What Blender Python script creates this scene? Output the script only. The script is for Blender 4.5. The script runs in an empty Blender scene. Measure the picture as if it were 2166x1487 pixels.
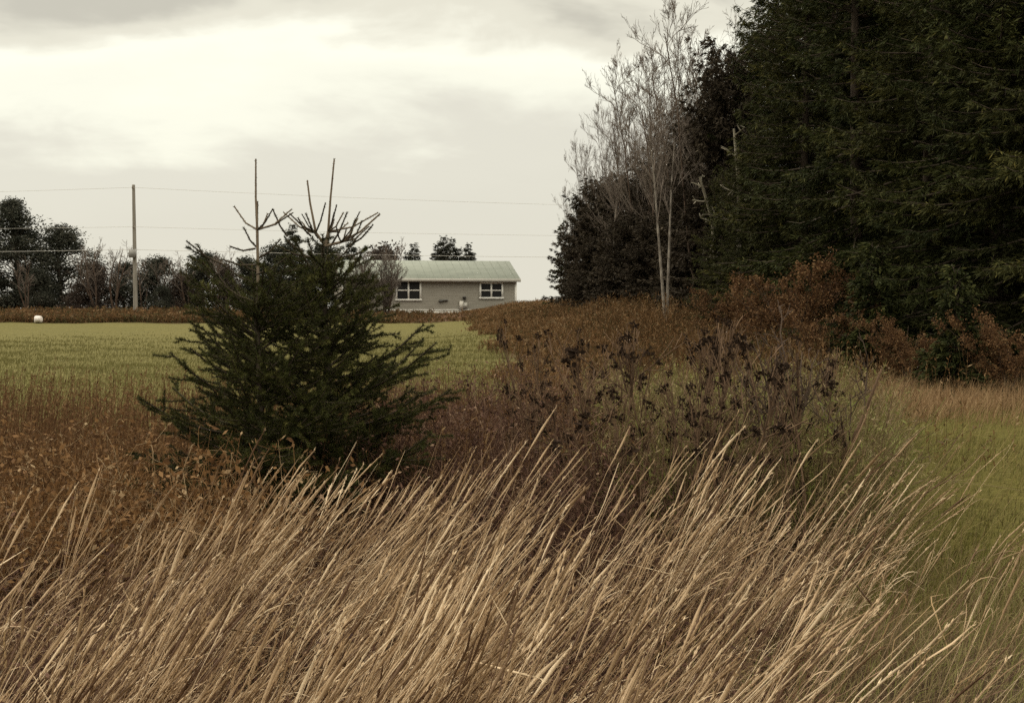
import bpy, math
import numpy as np
from mathutils import Vector

S = bpy.context.scene
COL = S.collection
R = np.random.RandomState
rad = math.radians

# ------------------------------------------------------------------ camera
F = 2975.0            # focal length in photo pixels
EYE = 1.65
PITCH = math.atan((743 - 640) / F)
cd = bpy.data.cameras.new("camera")
cam = bpy.data.objects.new("camera", cd)
COL.objects.link(cam)
cd.sensor_width = 36.0
cd.lens = 36.0 * F / 2166.0
cd.clip_start = 0.05
cd.clip_end = 4000.0
cam.location = (0, 0, EYE)
cam.rotation_euler = (math.pi / 2 - PITCH, 0, 0)
S.camera = cam

# ------------------------------------------------------------------ sky, sun, exposure
S.view_settings.view_transform = 'Standard'
S.view_settings.look = 'None'
S.view_settings.exposure = 0.0
S.view_settings.gamma = 1.0
SUN_EL, SUN_AZ = rad(42), rad(-62)      # azimuth measured from +Y (ahead) towards +X

W = bpy.data.worlds.new("World")
S.world = W
W.use_nodes = True
nt = W.node_tree
nt.nodes.clear()
def N(t, kind, **kw):
    n = t.nodes.new(kind)
    for k, v in kw.items():
        setattr(n, k, v)
    return n
def math_node(t, op, a, b=None, c=None, clamp=False):
    n = N(t, 'ShaderNodeMath', operation=op, use_clamp=clamp)
    for i, v in enumerate((a, b, c)):
        if v is None:
            continue
        if isinstance(v, (int, float)):
            n.inputs[i].default_value = v
        else:
            t.links.new(v, n.inputs[i])
    return n.outputs[0]
def ramp(t, fac, stops, interp='LINEAR'):
    n = N(t, 'ShaderNodeValToRGB')
    cr = n.color_ramp
    cr.interpolation = interp
    while len(cr.elements) < len(stops):
        cr.elements.new(0.5)
    for e, (p, c) in zip(cr.elements, stops):
        e.position = p
        e.color = (c[0], c[1], c[2], 1)
    t.links.new(fac, n.inputs[0])
    return n.outputs[0]
def noise(t, vec, scale, detail=4, rough=0.55, dist=0.0):
    n = N(t, 'ShaderNodeTexNoise')
    n.inputs['Scale'].default_value = scale
    n.inputs['Detail'].default_value = detail
    n.inputs['Roughness'].default_value = rough
    n.inputs['Distortion'].default_value = dist
    if vec is not None:
        t.links.new(vec, n.inputs['Vector'])
    return n.outputs['Fac']
def mapping(t, vec, scale=(1, 1, 1), loc=(0, 0, 0), rot=(0, 0, 0)):
    n = N(t, 'ShaderNodeMapping')
    n.inputs['Scale'].default_value = scale
    n.inputs['Location'].default_value = loc
    n.inputs['Rotation'].default_value = rot
    t.links.new(vec, n.inputs['Vector'])
    return n.outputs[0]
def mix(t, fac, a, b, mode='MIX'):
    n = N(t, 'ShaderNodeMix', data_type='RGBA', blend_type=mode)
    if isinstance(fac, (int, float)):
        n.inputs[0].default_value = fac
    else:
        t.links.new(fac, n.inputs[0])
    for i, v in ((6, a), (7, b)):
        if isinstance(v, tuple):
            n.inputs[i].default_value = (v[0], v[1], v[2], 1)
        else:
            t.links.new(v, n.inputs[i])
    return n.outputs[2]

tc = N(nt, 'ShaderNodeTexCoord').outputs['Generated']
sep = N(nt, 'ShaderNodeSeparateXYZ')
nt.links.new(tc, sep.inputs[0])
n1 = noise(nt, mapping(nt, tc, (4.5, 4.5, 13), (1.7, 0.4, 2.2)), 1.0, 5, 0.52, 0.3)
n2 = noise(nt, mapping(nt, tc, (13, 13, 30), (4.1, 7.3, 1.0)), 1.0, 5, 0.6, 0.4)
el = math_node(nt, 'ADD', sep.outputs[2], math_node(nt, 'MULTIPLY', math_node(nt, 'SUBTRACT', n1, 0.5), 0.17))
el = math_node(nt, 'ADD', el, math_node(nt, 'MULTIPLY', math_node(nt, 'SUBTRACT', n2, 0.5), 0.035))
el = math_node(nt, 'MULTIPLY', el, 2.0, clamp=True)
cloud = ramp(nt, el, [(0.0, (.745, .715, .61)), (.10, (.73, .70, .595)), (.215, (.755, .725, .615)),
                      (.285, (.97, .955, .80)), (.345, (1.03, 1.01, .85)), (.395, (.80, .765, .63)),
                      (.45, (.58, .55, .455)), (.55, (.80, .77, .65)), (.72, (1.45, 1.38, 1.16)), (1.0, (1.9, 1.8, 1.52))], 'EASE')
bg = N(nt, 'ShaderNodeBackground')
bg.inputs[1].default_value = 1.0
nt.links.new(cloud, bg.inputs[0])
skyn = N(nt, 'ShaderNodeTexSky', sky_type='NISHITA')
skyn.sun_disc = False
skyn.sun_elevation = SUN_EL
skyn.sun_rotation = SUN_AZ
bg2 = N(nt, 'ShaderNodeBackground')
bg2.inputs[1].default_value = 0.006     # almost nothing of the clear sky gets through the overcast
nt.links.new(skyn.outputs[0], bg2.inputs[0])
add = N(nt, 'ShaderNodeAddShader')
nt.links.new(bg.outputs[0], add.inputs[0])
nt.links.new(bg2.outputs[0], add.inputs[1])
wo = N(nt, 'ShaderNodeOutputWorld')
nt.links.new(add.outputs[0], wo.inputs[0])

ld = bpy.data.lights.new("sun", 'SUN')
ld.energy = 1.5
ld.angle = rad(12)
ld.color = (1.0, .94, .82)
sun = bpy.data.objects.new("sun", ld)
COL.objects.link(sun)
sd = Vector((math.sin(SUN_AZ) * math.cos(SUN_EL), math.cos(SUN_AZ) * math.cos(SUN_EL), math.sin(SUN_EL)))
sun.rotation_euler = (-sd).to_track_quat('-Z', 'Y').to_euler()

S.render.engine = 'CYCLES'
S.cycles.max_bounces = 6
S.cycles.diffuse_bounces = 3
S.cycles.transmission_bounces = 3
S.cycles.transparent_max_bounces = 4
S.cycles.use_denoising = False

# ------------------------------------------------------------------ helpers
cp, sp = math.cos(PITCH), math.sin(PITCH)
def at(px, py, d):
    """world point seen at photo pixel (px, py) at distance d ahead"""
    x, y, z = (px - 1083) / F, 1.0, (743 - py) / F
    Y, Z = y * cp + z * sp, z * cp - y * sp
    k = d / Y
    return np.array([x * k, d, EYE + Z * k])
def X_at(px, d):
    return (px - 1083) / F * d

def sstep(a, b, x):
    t = np.clip((x - a) / (b - a), 0, 1)
    return t * t * (3 - 2 * t)
def brown_edge(y):                       # where the field gives way to brown brush
    return np.interp(y, [0, 20, 40, 60, 90, 104, 130], [-0.2, .3, .1, -.5, -2.7, -2.6, -2.0])
def wood_edge(y):                        # foot of the wood
    return 10.4 - 0.087 * y
def ground(x, y):
    x = np.asarray(x, float); y = np.asarray(y, float)
    h = 0.92 * sstep(72, 106, y)
    h = h + 0.62 * sstep(-5, 3, x) * sstep(32, 60, y) * (1 - sstep(96, 112, y) * .7)
    h = h - 24 * sstep(116, 420, y)
    h = h + 0.035 * np.sin(x * 0.9 + 1.3) * np.sin(y * 0.7) + 0.02 * np.sin(x * 2.3 + y * 1.7)
    return h
def gz(x, y):
    return float(ground(x, y))

class Geo:
    def __init__(s):
        s.v, s.q, s.t, s.c, s.n = [], [], [], [], 0
    def add(s, v, q=None, t=None, tint=0.5):
        v = np.asarray(v, np.float32).reshape(-1, 3)
        if q is not None and len(q): s.q.append(np.asarray(q, np.int64) + s.n)
        if t is not None and len(t): s.t.append(np.asarray(t, np.int64) + s.n)
        s.v.append(v)
        s.c.append(np.broadcast_to(np.asarray(tint, np.float32), (len(v),)) if np.ndim(tint) == 0 else np.asarray(tint, np.float32).reshape(-1))
        s.n += len(v)
        return s
    def mesh(s, name, mat, smooth=False):
        me = bpy.data.meshes.new(name)
        if s.n == 0: return me
        v = np.concatenate(s.v)
        q = np.concatenate(s.q).reshape(-1, 4) if s.q else np.zeros((0, 4), np.int64)
        t = np.concatenate(s.t).reshape(-1, 3) if s.t else np.zeros((0, 3), np.int64)
        me.vertices.add(len(v)); me.vertices.foreach_set('co', v.ravel())
        me.loops.add(q.size + t.size)
        me.loops.foreach_set('vertex_index', np.concatenate([q.ravel(), t.ravel()]).astype(np.int32))
        me.polygons.add(len(q) + len(t))
        st = np.concatenate([np.arange(len(q)) * 4, q.size + np.arange(len(t)) * 3]).astype(np.int32)
        me.polygons.foreach_set('loop_start', st)
        if smooth: me.polygons.foreach_set('use_smooth', np.ones(len(q) + len(t), bool))
        at_ = me.attributes.new('tint', 'FLOAT', 'POINT')
        at_.data.foreach_set('value', np.concatenate(s.c))
        me.update(calc_edges=True)
        me.materials.append(mat)
        return me
    def build(s, name, mat, parent=None, smooth=False):
        o = bpy.data.objects.new(name, s.mesh(name, mat, smooth))
        COL.objects.link(o)
        if parent is not None: o.parent = parent
        return o

def tag(o, label=None, cat=None, group=None, kind=None):
    if label: o['label'] = label
    if cat: o['category'] = cat
    if group: o['group'] = group
    if kind: o['kind'] = kind
    return o
def empty(name, loc, rz=0.0, scale=1.0):
    o = bpy.data.objects.new(name, None)
    o.empty_display_size = 0.2
    COL.objects.link(o)
    o.location = loc; o.rotation_euler = (0, 0, rz)
    o.scale = (scale,) * 3 if np.ndim(scale) == 0 else scale
    return o
def copy_tree(src, loc, rz=0.0, scale=1.0):
    c = src.copy(); COL.objects.link(c)
    c.location = loc; c.rotation_euler = (0, 0, rz)
    c.scale = (scale,) * 3 if np.ndim(scale) == 0 else scale
    for k in ('label', 'category', 'group', 'kind'):
        if k in c: del c[k]
    for ch in src.children:
        d = ch.copy(); COL.objects.link(d); d.parent = c
        for g in ch.children:
            e = g.copy(); COL.objects.link(e); e.parent = d
    return c

def unit(v):
    return v / np.maximum(np.linalg.norm(v, axis=-1, keepdims=True), 1e-9)
def tubes(g, P, rr, sides=3, tint=0.5):
    """P (n,k,3) centre lines, rr (n,k) radii, tint scalar or (n,) or (n,k)"""
    P = np.asarray(P, float); n, k = P.shape[:2]
    if n == 0: return
    T = unit(np.gradient(P, axis=1)) if k > 2 else unit(np.repeat(P[:, 1:] - P[:, :1], 2, 1))
    ref = np.where(np.abs(T[:, :1, 2:3]) > .8, np.array([1., 0.05, 0]), np.array([0.05, 0, 1.]))
    A = unit(np.cross(T, np.broadcast_to(ref, T.shape)))
    B = np.cross(T, A)
    a = np.arange(sides) * 2 * math.pi / sides
    V = P[:, :, None] + rr[:, :, None, None] * (A[:, :, None] * np.cos(a)[:, None] + B[:, :, None] * np.sin(a)[:, None])
    i = np.arange(n)[:, None, None] * k * sides + np.arange(k - 1)[None, :, None] * sides
    s0 = np.arange(sides)[None, None]; s1 = (s0 + 1) % sides
    Q = np.stack([i + s0, i + s1, i + sides + s1, i + sides + s0], -1).reshape(-1, 4)
    tt = np.asarray(tint, float)
    if tt.ndim == 1: tt = np.repeat(tt, k * sides)
    elif tt.ndim == 2: tt = np.repeat(tt.ravel(), sides)
    else: tt = np.full(n * k * sides, float(tt))
    g.add(V, q=Q, tint=tt)
def ribbons(g, P, w, side, tint=0.5):
    """P (n,k,3), w (n,k) half widths, side (n,3) or (n,k,3)"""
    n, k = P.shape[:2]
    if side.ndim == 2: side = np.repeat(side[:, None], k, 1)
    side = unit(side)
    V = np.stack([P - side * w[..., None], P + side * w[..., None]], 2)
    i = np.arange(n)[:, None] * k * 2 + np.arange(k - 1)[None] * 2
    Q = np.stack([i, i + 1, i + 3, i + 2], -1).reshape(-1, 4)
    tt = np.repeat(tint, k * 2) if np.ndim(tint) == 1 else np.full(n * k * 2, float(tint))
    g.add(V, q=Q, tint=tt)
def cards(g, C, D, L, Wd, Nn, tint=0.5):
    """pointed leaf: base C, direction D, length L, width Wd, rough normal Nn"""
    D = unit(D); Sd = unit(np.cross(D, Nn))
    L = np.asarray(L)[:, None]; Wd = np.asarray(Wd)[:, None]
    V = np.stack([C, C + D * L * .45 + Sd * Wd * .5, C + D * L, C + D * L * .45 - Sd * Wd * .5], 1)
    n = len(C)
    Q = np.arange(n)[:, None] * 4 + np.arange(4)[None]
    tt = np.repeat(tint, 4) if np.ndim(tint) == 1 else np.full(n * 4, float(tint))
    g.add(V, q=Q, tint=tt)
def rdir(r, n):
    return unit(r.normal(size=(n, 3)))
def box(g, x0, x1, y0, y1, z0, z1, tint=.5):
    v = [(x0, y0, z0), (x1, y0, z0), (x1, y1, z0), (x0, y1, z0), (x0, y0, z1), (x1, y0, z1), (x1, y1, z1), (x0, y1, z1)]
    g.add(v, q=[(0, 3, 2, 1), (4, 5, 6, 7), (0, 1, 5, 4), (1, 2, 6, 5), (2, 3, 7, 6), (3, 0, 4, 7)], tint=tint)
    return g

# ------------------------------------------------------------------ materials
def new_mat(name):
    m = bpy.data.materials.new(name); m.use_nodes = True
    m.node_tree.nodes.clear()
    return m, m.node_tree
def finish(t, shader, m):
    o = N(t, 'ShaderNodeOutputMaterial'); t.links.new(shader, o.inputs[0])
    return m
def principled(t, color, rough=.8, spec=.2, metal=0.0):
    b = N(t, 'ShaderNodeBsdfPrincipled')
    if isinstance(color, tuple): b.inputs['Base Color'].default_value = (*color, 1)
    else: t.links.new(color, b.inputs['Base Color'])
    b.inputs['Roughness'].default_value = rough
    b.inputs['Specular IOR Level'].default_value = spec
    b.inputs['Metallic'].default_value = metal
    return b
def leaf_mat(name, stops, trans=.25, rough=.75, spec=.15, nscale=1.2, namt=.25):
    """stops: colours along the per-leaf tint; slow noise varies it from place to place"""
    m, t = new_mat(name)
    a = N(t, 'ShaderNodeAttribute', attribute_name='tint').outputs['Fac']
    geo = N(t, 'ShaderNodeNewGeometry').outputs['Position']
    nz = noise(t, geo, nscale, 3)
    f = math_node(t, 'ADD', a, math_node(t, 'MULTIPLY', math_node(t, 'SUBTRACT', nz, .5), namt * 2), clamp=True)
    c = ramp(t, f, stops)
    b = principled(t, c, rough, spec)
    if trans <= 0: return finish(t, b.outputs[0], m)
    tr = N(t, 'ShaderNodeBsdfTranslucent'); t.links.new(c, tr.inputs[0])
    mx = N(t, 'ShaderNodeMixShader'); mx.inputs[0].default_value = trans
    t.links.new(b.outputs[0], mx.inputs[1]); t.links.new(tr.outputs[0], mx.inputs[2])
    return finish(t, mx.outputs[0], m)
def bark_mat(name, c0, c1, scale=(8, 8, 2.5), rough=.9):
    m, t = new_mat(name)
    co = N(t, 'ShaderNodeTexCoord').outputs['Object']
    nz = noise(t, mapping(t, co, scale), 1.0, 6, .65)
    c = ramp(t, nz, [(.35, c0), (.65, c1)])
    b = principled(t, c, rough, .1)
    bp = N(t, 'ShaderNodeBump'); bp.inputs['Strength'].default_value = .5; bp.inputs['Distance'].default_value = .01
    t.links.new(nz, bp.inputs['Height']); t.links.new(bp.outputs[0], b.inputs['Normal'])
    return finish(t, b.outputs[0], m)
def plain_mat(name, c, rough=.6, spec=.3, var=.12, scale=3.0, metal=0.0):
    m, t = new_mat(name)
    co = N(t, 'ShaderNodeTexCoord').outputs['Object']
    nz = noise(t, co, scale, 5, .6)
    lo = tuple(max(0, x * (1 - var)) for x in c); hi = tuple(x * (1 + var) for x in c)
    return finish(t, principled(t, ramp(t, nz, [(.3, lo), (.7, hi)]), rough, spec, metal).outputs[0], m)

M = {}
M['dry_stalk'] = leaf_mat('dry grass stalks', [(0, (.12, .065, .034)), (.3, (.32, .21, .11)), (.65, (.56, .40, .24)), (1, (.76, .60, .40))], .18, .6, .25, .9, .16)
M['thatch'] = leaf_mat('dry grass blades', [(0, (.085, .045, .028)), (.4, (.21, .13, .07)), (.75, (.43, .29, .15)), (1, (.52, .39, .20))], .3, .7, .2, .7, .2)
M['mixed'] = leaf_mat('mixed verge grass', [(0, (.14, .09, .05)), (.3, (.26, .19, .10)), (.55, (.20, .18, .06)), (.8, (.17, .19, .045)), (1, (.33, .28, .13))], .3, .7, .2, .8, .25)
M['green'] = leaf_mat('olive green grass', [(0, (.07, .05, .018)), (.35, (.10, .09, .023)), (.7, (.14, .13, .03)), (1, (.27, .205, .085))], .3, .7, .15, 1.1, .45)
M['field'] = leaf_mat('field grass', [(0, (.10, .088, .032)), (.4, (.135, .123, .043)), (.75, (.165, .148, .054)), (1, (.24, .20, .09))], .3, .75, .1, .25, .3)
M['rust'] = leaf_mat('rust brown weeds', [(0, (.055, .026, .013)), (.4, (.115, .060, .028)), (.75, (.182, .102, .047)), (1, (.28, .185, .092))], .25, .8, .1, .7, .25)
M['rust_leaf'] = leaf_mat('rusty bramble leaves', [(0, (.06, .03, .013)), (.4, (.15, .078, .032)), (.75, (.24, .135, .058)), (1, (.36, .26, .15))], .25, .8, .1, .9, .25)
M['bramble'] = leaf_mat('purple brown bramble', [(0, (.035, .018, .014)), (.45, (.098, .052, .036)), (.8, (.175, .10, .066)), (1, (.30, .20, .13))], .2, .8, .1, 1.0, .25)
M['brush'] = leaf_mat('brown brush', [(0, (.075, .066, .027)), (.25, (.075, .044, .02)), (.5, (.14, .076, .033)), (.75, (.21, .122, .054)), (1, (.29, .205, .115))], .25, .8, .1, .45, .5)
M['tan'] = leaf_mat('tan long grass', [(0, (.14, .08, .04)), (.5, (.27, .175, .09)), (1, (.40, .28, .16))], .3, .75, .1, .6, .2)
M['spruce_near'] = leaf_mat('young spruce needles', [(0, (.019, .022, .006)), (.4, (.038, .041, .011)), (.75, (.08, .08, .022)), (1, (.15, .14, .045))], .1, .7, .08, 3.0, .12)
M['spruce'] = leaf_mat('spruce needles', [(0, (.020, .022, .008)), (.45, (.038, .040, .014)), (.8, (.076, .073, .022)), (1, (.13, .11, .030))], .12, .75, .08, .5, .2)  # upper stops are the olive tone of lit tips
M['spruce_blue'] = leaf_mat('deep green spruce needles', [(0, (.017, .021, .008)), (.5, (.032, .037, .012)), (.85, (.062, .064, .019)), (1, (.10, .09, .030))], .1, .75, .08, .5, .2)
M['conifer_brown'] = leaf_mat('brown tinged conifer', [(0, (.026, .02, .013)), (.5, (.05, .039, .026)), (.85, (.08, .063, .043)), (1, (.13, .105, .075))], .12, .8, .1, .5, .2)
M['far_leaf'] = leaf_mat('far evergreen foliage', [(0, (.022, .024, .017)), (.5, (.045, .047, .034)), (.85, (.085, .08, .06)), (1, (.16, .145, .115))], .15, .8, .1, .4, .25)  # greyed and lightened so the colour itself carries the distance haze
M['far_brown'] = leaf_mat('far bare brown twigs', [(0, (.035, .027, .022)), (.5, (.065, .05, .04)), (1, (.125, .10, .08))], .15, .9, .05, .4, .2)
M['dead_leaf'] = leaf_mat('blackened dead leaves', [(0, (.014, .009, .006)), (.6, (.032, .021, .015)), (1, (.07, .046, .03))], .1, .9, .03, 3, .2)
M['bark'] = bark_mat('dark bark', (.035, .026, .019), (.085, .066, .05))
M['shoot'] = bark_mat('young spruce shoot bark', (.12, .09, .062), (.22, .175, .125), (30, 30, 12))
M['twig'] = bark_mat('pale bare twigs', (.10, .079, .064), (.205, .168, .138), (3, 3, 1))
M['twig_dark'] = bark_mat('brown twigs', (.05, .034, .025), (.12, .085, .062), (6, 6, 2))
M['shrub_twig'] = bark_mat('grey shrub twigs', (.10, .085, .07), (.20, .17, .145), (3, 3, 1))
M['weed_stem'] = bark_mat('dead weed stems', (.065, .04, .025), (.18, .115, .07), (14, 14, 6))
M['birch'] = bark_mat('birch bark', (.07, .055, .043), (.30, .265, .22), (5, 5, 2.2))
M['snag'] = bark_mat('weathered dead wood', (.17, .15, .11), (.33, .30, .235), (6, 6, 1.5))
M['pole'] = bark_mat('weathered pole wood', (.17, .155, .13), (.28, .255, .215), (9, 9, .6))
M['wire'] = plain_mat('wire', (.5, .48, .43), .6)
M['iron'] = plain_mat('galvanised iron', (.25, .24, .22), .5, .4)
M['ceramic'] = plain_mat('insulator', (.2, .16, .13), .3, .5)
M['white_paint'] = plain_mat('white trim', (.74, .72, .66), .55, .3, .06)
M['fascia'] = plain_mat('grey fascia', (.42, .40, .35), .55, .3, .08)
M['skirt'] = plain_mat('pale skirting', (.60, .57, .50), .7, .2, .15, 1.2)
M['dark_metal'] = plain_mat('dark fitting', (.06, .055, .05), .5, .4)
M['rock'] = plain_mat('pale rock', (.62, .56, .52), .85, .1, .2, 6)
def siding_mat():
    m, t = new_mat('grey siding')
    co = N(t, 'ShaderNodeTexCoord').outputs['Object']
    nz = noise(t, mapping(t, co, (1.2, 1.2, 5)), 1.0, 5, .6)
    c = ramp(t, nz, [(.3, (.245, .225, .185)), (.7, (.30, .28, .235))])
    return finish(t, principled(t, c, .7, .2).outputs[0], m)
M['siding'] = siding_mat()
def roof_mat():
    m, t = new_mat('green grey roof')
    co = N(t, 'ShaderNodeTexCoord').outputs['Object']
    nz = noise(t, mapping(t, co, (.5, 1.5, 1.5)), 1.0, 6, .65)
    c = ramp(t, nz, [(.3, (.20, .218, .178)), (.7, (.262, .278, .23))])
    return finish(t, principled(t, c, .6, .3).outputs[0], m)
M['roof'] = roof_mat()
def glass_mat():
    m, t = new_mat('window glass')
    return finish(t, principled(t, (.012, .012, .012), .35, .3).outputs[0], m)
M['glass'] = glass_mat()

# ------------------------------------------------------------------ ground sheet
def ground_mat():
    m, t = new_mat('earth and turf')
    col = N(t, 'ShaderNodeAttribute', attribute_name='cover').outputs['Color']
    p = N(t, 'ShaderNodeNewGeometry').outputs['Position']
    a = noise(t, p, 9.0, 6, .7)
    b = noise(t, mapping(t, p, (.35, 1.6, 1)), 1.0, 6, .65)
    v = mix(t, 1.0, col, ramp(t, a, [(.3, (.6, .58, .55)), (.7, (1.3, 1.3, 1.25))]), 'MULTIPLY')
    v = mix(t, 1.0, v, ramp(t, b, [(.25, (.84, .88, .84)), (.75, (1.12, 1.08, 1.1))]), 'MULTIPLY')
    bs = principled(t, v, .95, .05)
    bp = N(t, 'ShaderNodeBump'); bp.inputs['Strength'].default_value = .6; bp.inputs['Distance'].default_value = .05
    t.links.new(a, bp.inputs['Height']); t.links.new(bp.outputs[0], bs.inputs['Normal'])
    return finish(t, bs.outputs[0], m)
def build_ground():
    xs = np.concatenate([np.linspace(-500, -40, 24), np.arange(-39, -12, 1.0), np.arange(-12, 14, .3), np.arange(14, 40, 1.5), np.linspace(41, 500, 24)])
    ys = np.concatenate([np.linspace(-60, -3, 14), np.arange(-2, 32, .3), np.arange(32, 125, .9), np.linspace(126, 900, 50)])
    Xg, Yg = np.meshgrid(xs, ys)
    Zg = ground(Xg, Yg)
    V = np.stack([Xg, Yg, Zg], -1).reshape(-1, 3)
    nx, ny = len(xs), len(ys)
    i = np.arange(ny - 1)[:, None] * nx + np.arange(nx - 1)[None]
    Q = np.stack([i, i + 1, i + nx + 1, i + nx], -1).reshape(-1, 4)
    g = Geo(); g.add(V, q=Q)
    o = g.build('ground', ground_mat(), smooth=True)
    x, y = V[:, 0], V[:, 1]
    wob = .8 * np.sin(y * .35 + x * .2) + .5 * np.sin(y * .9 + 2)
    earth = np.array([.05, .033, .02]); field = np.array([.135, .12, .044]); brush = np.array([.10, .064, .034])
    green = np.array([.095, .083, .024]); wood = np.array([.045, .03, .018])
    c = np.tile(earth, (len(V), 1))
    def put(c, w, k): return c * (1 - w[:, None]) + k * w[:, None]
    fz = sstep(15, 20, y + wob) * (1 - sstep(86, 89, y + wob * .5)) * (1 - sstep(-.6, .8, x - brown_edge(y) + .3 * wob))
    bz = sstep(12, 19, y) * sstep(-.6, .8, x - brown_edge(y) + .3 * wob)
    c = put(c, bz, brush)
    gzn = sstep(.5, 1.5, x - .03 * y + .2 * wob) * sstep(6, 8.5, y) * (1 - sstep(22, 33, y + .5 * x + wob))
    c = put(c, gzn, green)
    c = put(c, sstep(86, 90, y) * (1 - fz), np.array([.11, .062, .04]))
    c = put(c, fz, field)
    c = put(c, sstep(0, 1.5, x - wood_edge(y)), wood)
    ca = o.data.color_attributes.new('cover', 'FLOAT_COLOR', 'POINT')
    ca.data.foreach_set('color', np.concatenate([c, np.ones((len(c), 1))], 1).astype(np.float32).ravel())
    tag(o, kind='structure')
build_ground()

# ------------------------------------------------------------------ the house
def build_house():
    th = rad(12)
    RC = np.array([X_at(1092, 104.0), 104.0])
    Lh, Dp = 12.8, 7.0
    base = gz(*RC) + .05
    zb = at(1092, 660, 104)[2]
    h = empty('bungalow', (RC[0], RC[1], zb - .15), th)        # local x runs from the far end (0) to -Lh, y into the depth
    tag(h, 'grey single storey house with pale green roof and white framed windows at the field edge', 'house')
    E = 2.60; RI = 3.86                                       # eave and ridge heights
    # siding: lapped boards
    g = Geo()
    nb = 20
    for k in range(nb):
        z0 = .32 + (E - .32) * k / nb; z1 = .32 + (E - .32) * (k + 1) / nb
        g.add([(-Lh, -.009, z0), (0, -.009, z0), (0, 0, z1), (-Lh, 0, z1)], q=[(0, 1, 2, 3)])
        g.add([(-Lh, 0, z0), (0, 0, z0), (0, -.009, z0), (-Lh, -.009, z0)], q=[(0, 1, 2, 3)])
    for x in (0, -Lh):
        g.add([(x, 0, .32), (x, Dp, .32), (x, Dp, E), (x, Dp / 2, RI - .12), (x, 0, E)], q=[(0, 1, 2, 4)], t=[(4, 2, 3)])
    g.add([(-Lh, Dp, .32), (0, Dp, .32), (0, Dp, E), (-Lh, Dp, E)], q=[(0, 1, 2, 3)])
    g.build('wall', M['siding'], h)
    # roof slabs with overhang
    g = Geo()
    ov, oe, tk = .40, .22, .10
    sl = (RI - E) / (Dp / 2)
    for sgn in (0, 1):
        def pt(x, d, up):
            yy = d if sgn == 0 else Dp - d
            return (x, yy, E + .06 + sl * d + up)
        xs_ = (-Lh - oe, oe)
        a = [pt(x, -ov, u) for u in (0, tk) for x in xs_] + [pt(x, Dp / 2, u) for u in (0, tk) for x in xs_]
        g.add(a, q=[(0, 1, 3, 2), (0, 4, 5, 1), (2, 3, 7, 6), (1, 5, 7, 3), (0, 2, 6, 4)])
    # low ribs of the sheet
    rf = g.build('roof', M['roof'], h)
    g = Geo()
    for x in np.arange(-Lh - oe + .3, oe, .6):
        a = np.array([(x, -ov, E + .06 - sl * ov + tk + .012), (x, Dp / 2, RI + .06 + tk + .012)])
        tubes(g, a[None], np.full((1, 2), .007), 4)
    g.build('roof_rib', M['roof'], rf)
    g = box(Geo(), -Lh - oe - .02, oe + .02, -ov - .1, -ov - .003, E - sl * ov - .08, E - sl * ov + .15)
    g.build('gutter', M['fascia'], h)
    g = box(Geo(), -Lh - oe + .02, oe - .02, -ov, -.03, E - sl * ov - .06, E - sl * ov - .03)
    g.build('soffit', M['fascia'], h)
    box(Geo(), -.12, .03, -.05, .12, .1, E - .16).build('corner_trim', M['white_paint'], h)
    box(Geo(), -Lh - .03, -Lh + .12, -.05, .12, .1, E - .16).build('corner_trim', M['white_paint'], h)
    box(Geo(), -Lh + .01, -.01, .02, Dp - .02, -.5, .318).build('skirting', M['skirt'], h)
    box(Geo(), -Lh + .13, -.13, -.045, -.022, .30, .36).build('base_trim', M['white_paint'], h)
    def window(px0, px1, py0, py1):
        ppm = 2975 / 103.5
        x1 = -(1092 - px1) / ppm / math.cos(th); x0 = -(1092 - px0) / ppm / math.cos(th)
        zz = lambda py: at(1000, py, 103.3)[2] - (zb - .15)
        z0, z1 = zz(py1), zz(py0)
        g = Geo(); fw = .13
        box(g, x0, x1, -.09, -.02, z1 - fw, z1); box(g, x0 - .04, x1 + .04, -.12, -.02, z0, z0 + fw)
        box(g, x0, x0 + fw, -.09, -.02, z0 + fw, z1 - fw); box(g, x1 - fw, x1, -.09, -.02, z0 + fw, z1 - fw)
        w = g.build('window', M['white_paint'], h)
        g = Geo(); xm = (x0 + x1) / 2; zm = (z0 + z1) / 2
        box(g, xm - .06, xm + .06, -.075, -.02, z0 + fw, z1 - fw)
        box(g, x0 + fw, xm - .06, -.07, -.02, zm - .045, zm + .045); box(g, xm + .06, x1 - fw, -.07, -.02, zm - .045, zm + .045)
        g.build('mullion', M['white_paint'], w)
        g = Geo()
        for a, b in ((x0 + fw, xm - .06), (xm + .06, x1 - fw)):
            for c, d in ((z0 + fw, zm - .045), (zm + .045, z1 - fw)):
                g.add([(a, -.04, c), (b, -.04, c), (b, -.04, d), (a, -.04, d)], q=[(0, 1, 2, 3)])
        g.build('pane', M['glass'], w)
    window(840, 893, 592, 636)
    window(1014, 1064, 596, 632)
    # service box, meter, vent
    b = Geo(); x = -(1092 - 977) / 28.7
    box(b, x - .27, x + .02, -.16, -.02, .38, .98)
    mb = b.build('service_box', M['skirt'], h)
    g = Geo(); box(g, x + .02, x + .30, -.22, -.02, .42, .86)
    box(g, x + .06, x + .26, -.26, -.22, .50, .80)
    g.build('heat_pump', M['fascia'], h)
    g = Geo(); a = np.array([(x + .1, -.02, 1.12), (x + .1, -.2, 1.12)])
    tubes(g, a[None], np.full((1, 2), .11), 12); box(g, x - .02, x + .22, -.18, -.02, 1.2, 1.3)
    g.build('meter', M['dark_metal'], h)
    g = Geo(); x2 = -(1092 - 936) / 28.7
    box(g, x2 - .3, x2 + .3, -.17, -.02, .96, 1.06); box(g, x2 - .36, x2 - .1, -.2, -.02, .90, 1.0)
    g.build('vent_hood', M['dark_metal'], h)
build_house()

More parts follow.
